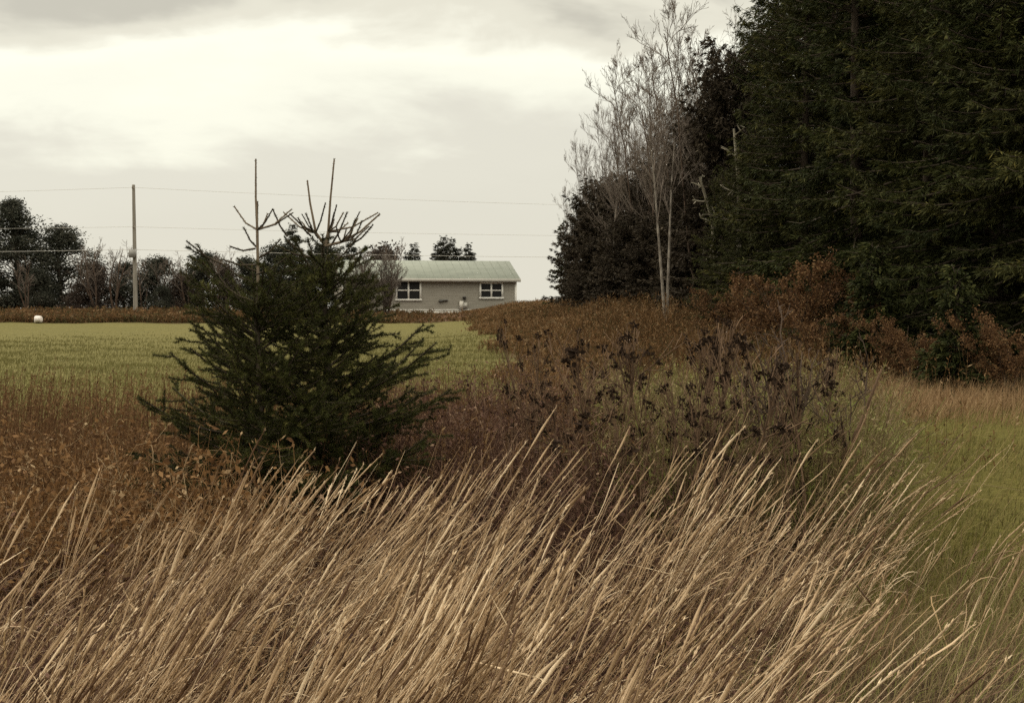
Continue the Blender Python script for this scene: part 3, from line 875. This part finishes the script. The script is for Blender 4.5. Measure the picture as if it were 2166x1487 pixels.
    for q1, q2 in zip(lead_segs, lead_r):
        gl = Geo(); tubes(gl, q1[None], q2[None], 5); gl.build('leader_shoot', M['shoot'], e, True)
    nd.build('foliage', M['spruce_near'], e)
    tag(e.children[1], kind='stuff')
    return n
def zpy(py, d=9.1): return at(1083, py, d)[2]
young_spruce(688, 9.1, 71, (688, 520),
    [((694, 490), (699, 420), (707, 336), [(728, 450), (800, 450), (735, 470)]), ((668, 492), (656, 430), (650, 381), [(640, 470), (598, 448)]), ((722, 512), (762, 490), (804, 452), [(758, 462), (780, 478)])],
    ([0, zpy(1000), zpy(900), zpy(800), zpy(700), zpy(600), zpy(540), zpy(500)], [.74, .84, .82, .66, .47, .32, .22, .14]),
    'bushy young spruce with twin bare leader shoots in the long grass', [.14, .26, .38, .50, .62, .74, .86, .97, 1.08, 1.19, 1.30, 1.41, 1.51, 1.61, 1.70, 1.78], 1.0,
    [((607, 500), (575, 443)), ((700, 520), (735, 448)), ((735, 510), (752, 463)), ((745, 505), (769, 468)), ((660, 500), (634, 462)), ((675, 505), (650, 452)), ((740, 520), (792, 476)), ((640, 530), (600, 500)), ((665, 545), (590, 520)), ((720, 545), (790, 520)), ((700, 560), (760, 500))])
young_spruce(548, 8.8, 73, (546, 600),
    [((544, 486), (541, 420), (541, 336), [(494, 436), (617, 442), (566, 452)])],
    ([0, zpy(1000), zpy(900), zpy(800), zpy(700), zpy(620), zpy(560), zpy(520)], [.62, .74, .74, .58, .48, .40, .30, .2]),
    'slimmer young spruce with one tall leader, touching the bushy twin topped one', [.15, .3, .44, .58, .72, .86, 1.0, 1.12, 1.24, 1.36, 1.47, 1.56], .9,
    [((542, 523), (512, 480)), ((543, 526), (492, 522)), ((545, 560), (470, 548)), ((480, 562), (398, 510)), ((545, 600), (478, 562)), ((545, 545), (590, 505)), ((545, 580), (610, 545)), ((470, 600), (420, 560)), ((546, 640), (470, 600)), ((546, 575), (500, 545))])

# ------------------------------------------------------------------ ground cover (uncountable growth)
def scatter(r, n, x0, x1, y0, y1, fn=None, near_bias=1.0):
    """n points; density kept by rejection with fn(x,y) in 0..1"""
    out = np.zeros((0, 2))
    while len(out) < n:
        m = n * 2
        y = y0 + (y1 - y0) * r.rand(m) ** near_bias
        x = r.uniform(-1, 1, m) * (x1 - x0) / 2 + (x0 + x1) / 2
        k = np.ones(m, bool) if fn is None else r.rand(m) < fn(x, y)
        out = np.concatenate([out, np.stack([x, y], 1)[k]])
    return out[:n]
def in_view(x, y, mg=1.2):
    return np.abs(x) < .364 * y + mg
def vnoise(x, y, s, seed=0):
    q = R(seed).uniform(0, 6.28, 8)
    return .5 + .125 * (np.sin(x * s + q[0]) + np.sin(y * s * 1.1 + q[1]) + np.sin((x + y) * s * .8 + q[2]) + np.sin((x - y) * s * 1.3 + q[3]))
def stems(r, xy, h, lean, az, curve=0.6, k=6, wig=.02, sink=.03):
    """(n,k,3) upright-to-leaning centre lines of length h; lean in radians at mid height"""
    n = len(xy); s = np.linspace(0, 1, k)
    ang = lean[:, None] * ((1 - curve) + curve * 2 * s[None]) + wig * r.normal(size=(n, k))
    seg = (h / (k - 1))[:, None]
    dr = np.cumsum(np.sin(ang) * seg, 1) - np.sin(ang[:, :1]) * seg
    dz = np.cumsum(np.cos(ang) * seg, 1) - np.cos(ang[:, :1]) * seg
    az = az[:, None] + wig * r.normal(size=(n, k)).cumsum(1)
    P = np.stack([xy[:, :1] + dr * np.cos(az), xy[:, 1:] + dr * np.sin(az), ground(xy[:, 0], xy[:, 1])[:, None] - sink + dz], -1)
    return P
def blades(g, r, xy, h, lean, az, w, k=5, curve=.6, wig=.05, tint=None, face=None):
    P = stems(r, xy, h, lean, az, curve, k, wig)
    n = len(xy); s = np.linspace(0, 1, k)
    ww = w[:, None] * np.interp(s, [0, .4, 1], [.8, 1, .08])[None]
    fa = r.rand(n) * 6.283 if face is None else face
    side = np.stack([np.cos(fa), np.sin(fa), .15 * r.normal(size=n)], 1)
    ribbons(g, P, ww, side, tint)
    return P

def dry_density(x, y):
    xr = -.30 + .20 * y
    right = np.interp(x - xr, [-.5, 0, .35, 1.2], [1, .55, .10, .02])
    yf = np.interp(x, [-3, -1.6, -.3, .6, 1.5], [6.1, 6.3, 6.6, 7.4, 8.6])
    far_ = 1 - sstep(-.5, .5, y - yf + .35 * np.sin(x * 2.1))
    return right * far_ * in_view(x + .35, y, .9) * (.04 + .96 * sstep(.36, .58, vnoise(x, y, 2.1, 3)) * (.25 + .75 * sstep(.34, .56, vnoise(x, y, 6.5, 15))))
# 1 tall leaning dry grass with seed heads, growing in tufts
def tall_dry_grass():
    r = R(101)
    tc_ = scatter(r, 410, -5, 4.2, 1.5, 8.9, dry_density)
    per = r.randint(3, 13, len(tc_)); ti = np.repeat(np.arange(len(tc_)), per)
    solo = scatter(r, 1000, -5, 4.2, 1.5, 8.9, dry_density)
    xy = np.concatenate([tc_[ti] + r.normal(size=(len(ti), 2)) * .04, solo]); n = len(xy)
    nt_ = len(tc_); ti = np.concatenate([ti, np.arange(nt_, nt_ + len(solo))]); nk = nt_ + len(solo)
    th = np.clip(1 + .15 * r.normal(size=nk), .55, 1.16)[ti]; tl = (rad(5.5) * r.normal(size=nk))[ti]; ta = (.30 * r.normal(size=nk))[ti]; tt = (.24 * r.normal(size=nk))[ti]
    hero = np.arange(n - 22, n); xy[hero] = np.stack([r.uniform(-.4, 1.35, 22), r.uniform(5.6, 7.9, 22)], 1)
    cl = vnoise(xy[:, 0], xy[:, 1], 1.3, 9)
    h = (.87 + .2 * (cl - .5) * 2) * th * np.clip(1 + .09 * r.normal(size=n), .7, 1.12)
    h *= np.interp(xy[:, 1], [1.5, 3.5, 6, 8], [.95, 1.0, 1.06, 1.06])
    h[hero] = r.uniform(1.12, 1.38, 22)
    lean = rad(33) + tl + rad(5) * r.normal(size=n) + rad(6) * (cl - .5)
    az = r.normal(size=n) * .2 + ta + rad(4)
    k = 13
    P = stems(r, xy, h, lean, az, .25, k, .016)
    br_ = np.where(r.rand(n) < .07)[0]                     # some stems are snapped over
    for i in br_:
        j = r.randint(6, 11); rel = P[i, j:] - P[i, j]; q = r.uniform(1.2, 2.3); c_, s_ = math.cos(q), math.sin(q)
        P[i, j:, 0] = P[i, j, 0] + rel[:, 0] * c_ + rel[:, 2] * s_; P[i, j:, 2] = P[i, j, 2] - rel[:, 0] * s_ + rel[:, 2] * c_
    s = np.linspace(0, 1, k)
    thin = np.interp(s, [0, .75, 1], [1.0, .55, .4])[None] * (.0013 + .0009 * r.rand(n))[:, None]
    head = np.interp(s, [.80, .855, .91, .96, 1.0], [0, .8, 1, .6, .08])[None] * (r.uniform(.0016, .0046, n) * (r.rand(n) < .75))[:, None]
    thin[hero] *= 1.5; head[hero] = np.maximum(head[hero], .0001) * 1.3
    tint = np.clip(.42 + 1.15 * tt + .25 * r.normal(size=n), .0, 1)
    g = Geo(); tubes(g, P, thin + head * np.exp(.25 * r.normal(size=(n, k))), 3, tint)
    # chaff along the seed heads
    hi = np.where(head.max(1) > .0022)[0]
    m = 16; ix = np.repeat(hi, m); f = r.uniform(9.7, 12, len(ix)); a = f.astype(int); a = np.minimum(a, k - 2); fr = (f - a)[:, None]
    c = P[ix, a] * (1 - fr) + P[ix, a + 1] * fr
    T = unit(P[ix, a + 1] - P[ix, a])
    dd = unit(T + .38 * rdir(r, len(ix)))
    cards(g, c, dd, r.uniform(.012, .026, len(ix)), r.uniform(.003, .0055, len(ix)), rdir(r, len(ix)), np.clip(tint[ix] + .1 + .12 * r.normal(size=len(ix)), 0, 1))
    # blades growing off the stalks
    m2 = 2; ix = np.repeat(np.arange(n), m2); f = r.uniform(.15, .62, len(ix)) * (k - 1); a = f.astype(int); fr = (f - a)[:, None]
    c = P[ix, a] * (1 - fr) + P[ix, a + 1] * fr
    T = unit(P[ix, a + 1] - P[ix, a]); out = rdir(r, len(ix)); out[:, 0] += .5; out[:, 2] = np.abs(out[:, 2]) * .4
    L = r.uniform(.12, .34, len(ix)); kk = 6; q = np.linspace(0, 1, kk)[None, :, None]
    drp = r.uniform(.0, .9, len(ix))[:, None, None]
    Pb = c[:, None] + (T[:, None] * q * (1 - .35 * q) + out[:, None] * (.45 * q ** 1.4)) * L[:, None, None]
    Pb[..., 2] -= (drp * q ** 2.2)[..., 0] * L[:, None] * .8
    wv = np.interp(q.ravel(), [0, .3, 1], [.7, 1, .06])[None] * r.uniform(.0014, .0032, len(ix))[:, None]
    ribbons(g, Pb, wv, np.cross(T, out) + .3 * rdir(r, len(ix)), np.clip(tint[ix] + .05 + .16 * r.normal(size=len(ix)), 0, 1))
    o = g.build('tall_dry_grass', M['dry_stalk'])
    tag(o, 'tall dry tan grass with seed heads leaning in the wind across the foreground', 'grass', kind='stuff')
tall_dry_grass()
# 2 tangled dry blades under the stalks
def thatch():
    r = R(103); n = 3000; g = Geo()
    xy = scatter(r, n, -5, 4.2, 1.4, 8.9, lambda x, y: dry_density(x, y) * .9 + .06 * in_view(x, y, .5) * (x < .35 + .2 * y))
    h = r.uniform(.2, .66, n)
    lean = rad(33) + rad(17) * r.normal(size=n)
    az = r.normal(size=n) * .7
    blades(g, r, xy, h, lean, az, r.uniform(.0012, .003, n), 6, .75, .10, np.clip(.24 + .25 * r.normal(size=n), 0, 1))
    n = 1500                                     # pale curled leaves
    xy = scatter(r, n, -5, 4.2, 1.4, 8.5, dry_density)
    h = r.uniform(.3, .7, n)
    blades(g, r, xy, h, rad(62) + rad(22) * r.normal(size=n), r.normal(size=n) * 1.0, r.uniform(.0025, .0055, n), 9, .95, .16, np.clip(.8 + .15 * r.normal(size=n), 0, 1))
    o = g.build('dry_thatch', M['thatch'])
    tag(o, 'tangled dry grass blades filling the gaps beneath the tall leaning stalks', 'grass', kind='stuff')
thatch()
# 3 messy short growth, right foreground
def verge():
    r = R(105); n = 17000; g = Geo()
    def fn(x, y): return in_view(x, y, .6) * np.interp(x - (.0 + .15 * y), [-.4, .2, 2.2, 3.5], [0, 1, 1, 0]) * (1 - sstep(6.5, 9.5, y))
    xy = scatter(r, n, 0, 5, 1.8, 10.5, fn)
    h = r.uniform(.08, .38, n) * np.interp(vnoise(xy[:, 0], xy[:, 1], 2.5, 4), [.2, .8], [.6, 1.25])
    tint = np.clip(.30 + .28 * r.normal(size=n) + .10 * (xy[:, 0] - .25 * xy[:, 1]), 0, 1)
    blades(g, r, xy, h, rad(38) + rad(24) * r.normal(size=n), r.uniform(-1.6, 1.6, n), r.uniform(.001, .0026, n), 6, .85, .16, tint)
    tag(g.build('verge_grass', M['mixed']), 'short tangled grey green and straw coloured grass beside the tall dry grass', 'grass', kind='stuff')
verge()
# 4 green grass by the wood
def green_grass():
    r = R(107); n = 60000; g = Geo()
    def fn(x, y): return in_view(x, y, 1) * sstep(.5, 1.4, x - .03 * y + .3 * np.sin(y)) * (x < wood_edge(y) + .5) * (1 - sstep(22, 33, y + .5 * x)) * sstep(6, 8.5, y)
    xy = scatter(r, n, 0, 11, 5, 32, fn, 1.35)
    h = r.uniform(.04, .15, n) * np.interp(vnoise(xy[:, 0], xy[:, 1], .9, 8), [.2, .8], [.6, 1.3])
    blades(g, r, xy, h, rad(28) + rad(18) * r.normal(size=n), r.normal(size=n) * .9, r.uniform(.002, .0042, n), 4, .8, .12, np.clip(.40 + .24 * r.normal(size=n), 0, 1))
    n = 1000
    xy = scatter(r, n, 0, 11, 6, 20, fn, 1.25)
    blades(g, r, xy, r.uniform(.25, .6, n), rad(28) + rad(10) * r.normal(size=n), r.normal(size=n) * .4, r.uniform(.0015, .003, n), 5, .5, .06, np.clip(.98 + .1 * r.normal(size=n), 0, 1))
    tag(g.build('green_grass', M['green']), 'low olive green grass strip running alongside the wood', 'grass', kind='stuff')
green_grass()
# 5 field turf
def field_grass():
    r = R(109); n = 70000; g = Geo()
    def fn(x, y): return in_view(x, y, 2) * (x < brown_edge(y) + .4 * np.sin(y * .8)) * sstep(14, 20, y + np.sin(x)) * (1 - sstep(24, 80, y + 3 * np.sin(x * .4))) ** 1.5
    xy = scatter(r, n, -30, 0, 14, 80, fn, 1.2)
    h = r.uniform(.06, .15, n) * np.interp(xy[:, 1], [15, 40, 86], [1.2, 1.0, .9])
    w = .004 * np.interp(xy[:, 1], [15, 40, 86], [.9, 2.2, 5])
    blades(g, r, xy, h, rad(20) + rad(14) * r.normal(size=n), r.normal(size=n) * .8, w * r.uniform(.6, 1.4, n), 4, .7, .1, np.clip(.42 + .12 * r.normal(size=n), 0, 1))
    tag(g.build('field_grass', M['field']), 'short yellow green grass of the open field in front of the house', 'grass', kind='stuff')
field_grass()
# 6 rust brown upright weeds at the near field edge
def rust_weeds():
    r = R(111); n = 9000; g = Geo()
    def fn(x, y): return in_view(x, y, 1.2) * (x < .9 + .02 * y) * np.interp(y + .8 * np.sin(x * 1.3), [8.5, 11, 15, 19], [.9, 1, .6, .05])
    xy = scatter(r, n, -9, 1.8, 8.5, 20, fn)
    h = r.uniform(.35, .95, n)
    P = stems(r, xy, h, rad(7) + rad(6) * r.normal(size=n), r.normal(size=n) * .8, .5, 6, .05)
    tint = np.clip(.5 + .2 * r.normal(size=n), 0, 1)
    tubes(g, P, np.interp(np.linspace(0, 1, 6), [0, .7, 1], [1, .7, .5])[None] * r.uniform(.0015, .0032, n)[:, None], 3, tint)
    m = 9; ix = np.repeat(np.arange(n), m); f = r.uniform(1.2, 4.99, len(ix)); a = f.astype(int); fr = (f - a)[:, None]
    c = P[ix, a] * (1 - fr) + P[ix, a + 1] * fr
    d = rdir(r, len(ix)); d[:, 2] = np.abs(d[:, 2]) + .3
    cards(g, c, d, r.uniform(.02, .06, len(ix)), r.uniform(.006, .016, len(ix)), rdir(r, len(ix)), np.clip(tint[ix] + .15 * r.normal(size=len(ix)), 0, 1))
    tag(g.build('brown_weeds', M['rust']), 'rust brown upright weeds along the near edge of the green field', 'weeds', kind='stuff')
rust_weeds()
# 7 leafy brambles: rust on the left, purple brown in the middle
def bramble(name, seed, n, nl, x0, x1, y0, y1, fn, mat, hmax, label, leaf=.035):
    r = R(seed); g = Geo()
    xy = scatter(r, n, x0, x1, y0, y1, fn)
    h = r.uniform(.4, 1.0, n) * hmax * np.interp(vnoise(xy[:, 0], xy[:, 1], 1.7, seed), [.2, .8], [.7, 1.2])
    k = 8
    P = stems(r, xy, h, rad(26) + rad(20) * r.normal(size=n), r.uniform(-3.14, 3.14, n), .95, k, .16)
    tint = np.clip(.5 + .25 * r.normal(size=n), 0, 1)
    tubes(g, P, np.linspace(1, .5, k)[None] * r.uniform(.0018, .0035, n)[:, None], 3, tint)
    # side twigs
    ix = np.repeat(np.arange(n), 3); f = r.uniform(2, k - 1.01, len(ix)); a = f.astype(int); fr = (f - a)[:, None]
    c = P[ix, a] * (1 - fr) + P[ix, a + 1] * fr
    d = unit(rdir(r, len(ix)) + np.array([0, 0, .5])); L = r.uniform(.06, .22, len(ix))
    Q = np.stack([c, c + d * L[:, None] * .5 + .01 * rdir(r, len(ix)), c + unit(d + .5 * rdir(r, len(ix))) * L[:, None]], 1)
    tubes(g, Q, np.tile([.0016, .0013, .001], (len(ix), 1)), 3, np.clip(tint[ix] + .2, 0, 1))
    ends = np.concatenate([Q[:, 1], Q[:, 2], P[:, 3:].reshape(-1, 3)])
    p = ends[r.randint(0, len(ends), nl)] + .02 * r.normal(size=(nl, 3))
    cards(g, p, rdir(r, nl), leaf * r.uniform(.5, 1.5, nl), leaf * .55 * r.uniform(.5, 1.3, nl), rdir(r, nl), np.clip(.45 + .27 * r.normal(size=nl), 0, 1))
    tag(g.build(name, mat), label, 'weeds', kind='stuff')
bramble('rust_brambles', 113, 3800, 42000, -6, -1.2, 6.8, 11.5, lambda x, y: in_view(x, y, 1) * (.3 + .7 * (vnoise(x, y, 1.6, 6) > .42)), M['rust_leaf'], .84,
        'rusty brown leafy brambles between the tall dry grass and the field', .04)
bramble('purple_brambles', 117, 4600, 36000, -1.3, 2.4, 7.6, 14, lambda x, y: (x < .30 + .06 * y) * (.3 + .7 * (vnoise(x, y, 1.5, 7) > .4)), M['bramble'], 1.02,
        'dark purple brown bramble thicket beside the young spruces', .034)
bramble('undergrowth', 131, 5200, 30000, -4.6, 3.4, 1.6, 8.6, lambda x, y: in_view(x, y, .8) * (x < .1 + .2 * y) * (.35 + .65 * (vnoise(x, y, 3.1, 19) > .45)), M['bramble'], .50,
        'low dark red brown undergrowth in the gaps of the tall dry grass', .032)
# 8 brown brush between field and wood
def brush():
    r = R(119); n = 26000; g = Geo()
    def fn(x, y):
        e = brown_edge(y)
        inside = sstep(-.8, .8, x - e + .5 * np.sin(y * .45)) * (x < wood_edge(y) + 1.0)
        path = 1 - .96 * sstep(-.2, 1.0, x - .03 * y) * (1 - sstep(24, 34, y + .3 * np.sin(x * 2)))
        return inside * path * in_view(x, y, 1.5) * (.5 + .5 * sstep(.35, .55, vnoise(x, y, .7, 12)))
    xy = scatter(r, n, -5, 11, 13, 104, fn, 1.35)
    h = r.uniform(.45, 1.0, n) * np.interp(xy[:, 1], [13, 25, 45, 104], [.75, .95, 1.3, 1.3]) * np.interp(vnoise(xy[:, 0], xy[:, 1] * .6, .9, 2), [.2, .8], [.5, 1.3])
    h *= np.interp(xy[:, 0] - brown_edge(xy[:, 1]), [-1, .5, 2, 4.5, 12], [.22, .28, .5, 1, 1.1])
    h *= np.interp(xy[:, 1], [70, 92], [1, .5])
    sc = np.interp(xy[:, 1], [13, 40, 104], [1, 2.2, 5])
    P = stems(r, xy, h, rad(10) + rad(9) * r.normal(size=n), r.uniform(-3.1, 3.1, n), .7, 6, .07)
    tint = np.clip(.5 + .2 * r.normal(size=n), 0, 1)
    tubes(g, P, np.linspace(1, .5, 6)[None] * (.0025 * sc * r.uniform(.6, 1.3, n))[:, None], 3, tint)
    m = 8; ix = np.repeat(np.arange(n), m); f = r.uniform(.8, 4.99, len(ix)); a = f.astype(int); fr = (f - a)[:, None]
    c = P[ix, a] * (1 - fr) + P[ix, a + 1] * fr
    d = rdir(r, len(ix)); d[:, 2] = np.abs(d[:, 2]) + .4
    sz = np.interp(xy[ix, 1], [13, 40, 104], [1, 1.8, 3])
    cards(g, c, d, sz * r.uniform(.03, .08, len(ix)), sz * r.uniform(.008, .02, len(ix)), rdir(r, len(ix)), np.clip(tint[ix] + .17 * r.normal(size=len(ix)), 0, 1))
    tag(g.build('brown_brush', M['brush']), 'waist high dead brown weeds filling the margin between field and wood', 'weeds', kind='stuff')
brush()
# 9 pale long grass at the foot of the wood
def tan_grass():
    r = R(121); n = 9000; g = Geo()
    def fn(x, y): return in_view(x, y, 1) * sstep(4.3, 5.6, x) * (x < wood_edge(y) + .8) * sstep(18.5, 20.5, y + .7 * np.sin(x * 1.2)) * (.3 + .7 * (vnoise(x, y, 1.2, 31) > .45))
    xy = scatter(r, n, 2, 11, 18, 27, fn)
    blades(g, r, xy, r.uniform(.15, .55, n), rad(24) + rad(16) * r.normal(size=n), r.normal(size=n) * .9, r.uniform(.002, .005, n), 5, .7, .1, np.clip(.38 + .25 * r.normal(size=n), 0, 1))
    tag(g.build('tan_grass', M['tan']), 'pale pinkish tan long grass at the foot of the dark wood', 'grass', kind='stuff')
tan_grass()
# 10 low reddish growth along the far field edge
def far_strip():
    r = R(123); n = 14000; g = Geo()
    def fn(x, y): return in_view(x, y, 2) * (x < 1.5) * (1 - .8 * sstep(-8, -5, x))
    xy = scatter(r, n, -44, 2, 87.5, 101, fn, 1.4)
    h = r.uniform(.15, .55, n) * np.interp(xy[:, 0], [-40, -13, -9, 0], [1, 1, .6, .5])
    P = stems(r, xy, h, rad(14) + rad(12) * r.normal(size=n), r.uniform(-3, 3, n), .7, 4, .1)
    tint = np.clip(.35 + .2 * r.normal(size=n), 0, 1)
    tubes(g, P, np.full((n, 4), .014) * r.uniform(.5, 1.4, n)[:, None], 3, tint)
    ix = np.repeat(np.arange(n), 4); c = P[ix, r.randint(1, 4, len(ix))]
    cards(g, c, rdir(r, len(ix)), r.uniform(.1, .25, len(ix)), r.uniform(.04, .09, len(ix)), rdir(r, len(ix)), np.clip(tint[ix] + .15 * r.normal(size=len(ix)), 0, 1))
    tag(g.build('far_weeds', M['brush']), 'low reddish brown weeds along the far edge of the field', 'weeds', kind='stuff')
far_strip()

def weed_stalks():
    r = R(127); n = 8500; g = Geo()
    def fn(x, y): return sstep(.1, .6, x - .03 * y) * (1 - sstep(.23, .28, x / y)) * (.35 + .65 * (vnoise(x, y, 2.0, 41) > .45))
    xy = scatter(r, n, .2, 3.6, 8.3, 15.5, fn, 1.2)
    h = r.uniform(.5, 1.2, n)
    P = stems(r, xy, h, rad(17) + rad(13) * r.normal(size=n), r.normal(size=n) * 1.2, .8, 8, .12)
    tint = np.clip(.40 + .24 * r.normal(size=n), 0, 1)
    tubes(g, P, np.linspace(1, .5, 8)[None] * r.uniform(.0016, .0036, n)[:, None], 3, tint)
    ix = np.repeat(np.arange(n), 6); f = r.uniform(1.5, 6.99, len(ix)); a = f.astype(int); fr = (f - a)[:, None]
    c = P[ix, a] * (1 - fr) + P[ix, a + 1] * fr
    cards(g, c, rdir(r, len(ix)) + np.array([0, 0, .3]), r.uniform(.02, .08, len(ix)), r.uniform(.006, .014, len(ix)), rdir(r, len(ix)), np.clip(tint[ix] + .2 * r.normal(size=len(ix)), 0, 1))
    tag(g.build('weed_stalks', M['mixed']), 'tangle of olive and straw coloured stalks growing around the dead weeds', 'weeds', kind='stuff')
weed_stalks()

# ------------------------------------------------------------------ dead weeds with dark heads, one by one
def weed_proto(name, seed, H, n1, spread, heads, head_r, leafy=0, stem_r=.006):
    r = R(seed); st, hd = Geo(), Geo()
    out = grow(r, H, stem_r, 3, nchild=(n1, 3), ratio=(.42, .45), spread=spread, start=.3, wig=.07, up=.3, minr=.0022)
    e = empty(name, (0, 0, 0))
    tips = []
    for lev, ln, rr in out:
        tubes(st, ln[None], rr[None], 5 if lev == 0 else 4)
        tips.append(ln[-1])
        if lev > 0: tips.append(ln[2])
    tips = np.array(tips)
    st.build('stem', M['weed_stem'], e, True)
    sel = tips[r.permutation(len(tips))[:heads]]
    for p in sel:
        m = r.randint(14, 30); q_ = head_r * r.uniform(.6, 1.3)
        q = p + r.normal(size=(m, 3)) * q_ * np.array([.5, .5, .38])
        hd = Geo()
        cards(hd, q, rdir(r, m), q_ * r.uniform(.7, 1.5, m), q_ * r.uniform(.4, .9, m), rdir(r, m), np.clip(.45 + .25 * r.normal(size=m), 0, 1))
        hd.build('seed_head', M['dead_leaf'], e)
    return e
wA = Kind(weed_proto('dead_weed', 201, 1.15, 11, (18, 42), 13, .017, stem_r=.009))
wB = Kind(weed_proto('dead_weed', 202, 1.05, 12, (20, 48), 15, .018, stem_r=.009))
wC = Kind(weed_proto('dead_weed', 203, 1.2, 9, (14, 34), 10, .016, stem_r=.009))
weeds = [(1270, 8.6, 690, wB, 'dead weed most thickly set with black leaf clusters, left of the tall pale stalks', 1.15), (1300, 9.2, 675, wA, None, 1.0), (1395, 8.8, 700, wA, None, 1.), (1245, 9.0, 770, wC, None, 1.),
         (1425, 8.3, 740, wB, None, 1.), (1330, 8.2, 800, wC, None, .9), (1520, 9.0, 690, wA, None, 1.), (1490, 8.2, 720, wB, None, 1.), (1560, 8.5, 700, wC, None, 1.), (1600, 8.9, 720, wB, None, .9),
         (1215, 8.8, 800, wA, None, .9), (1150, 9.5, 780, wC, None, 1.), (1060, 9.0, 690, wC, 'lone dead weed whose thin stem rises in front of the house wall', .7), (1120, 9.6, 700, wA, 'dead weed rising in front of the brown slope beside the house', .7),
         (1700, 9.6, 760, wA, None, .9), (1365, 9.8, 700, wB, None, 1.), (1450, 10.2, 690, wA, None, 1.), (1185, 10.3, 790, wB, None, .9), (1640, 8.4, 790, wC, None, .9), (1760, 9.3, 800, wC, None, .8), (1545, 7.6, 830, wA, None, .9), (1380, 7.4, 880, wC, None, .8)]
rw = R(77)
for _ in range(20):
    q = rw.uniform(1080, 1740)
    weeds.append((q, rw.uniform(7.8, 11.5), rw.uniform(655, 810), (wA, wB, wC)[rw.randint(3)], None, rw.uniform(.7, 1.0)))
for px, d, top, K, lbl, ws in weeds:
    ws = ws * 1.0
    x = X_at(px, d); zb = gz(x, d)
    H = {wA: 1.15, wB: 1.05, wC: 1.2}[K]
    s = (at(px, top, d)[2] - zb) / K.height()
    K.put((x, d, zb), r0.rand() * 6.28, (s * ws * .9, s * ws * .9, s), lbl or 'dried brown weed with small black seed clusters standing above the bramble thicket', 'weed', 'dead weeds with dark seed heads')
fs = bare_tree_proto('forked_shrub', 212, 1.75, .028, M['weed_stem'], M['twig_dark'], levels=4, multi=4, nchild=(7, 5, 3), ratio=(.45, .5, .5), spread=(20, 50), start=.35, wig=.09, up=.2, minr=.003)
x = X_at(1655, 8.8); fs.location = (x, 8.8, gz(x, 8.8))
tag(fs, 'leafless shrub with thick forked branches beside the dead weeds', 'shrub')
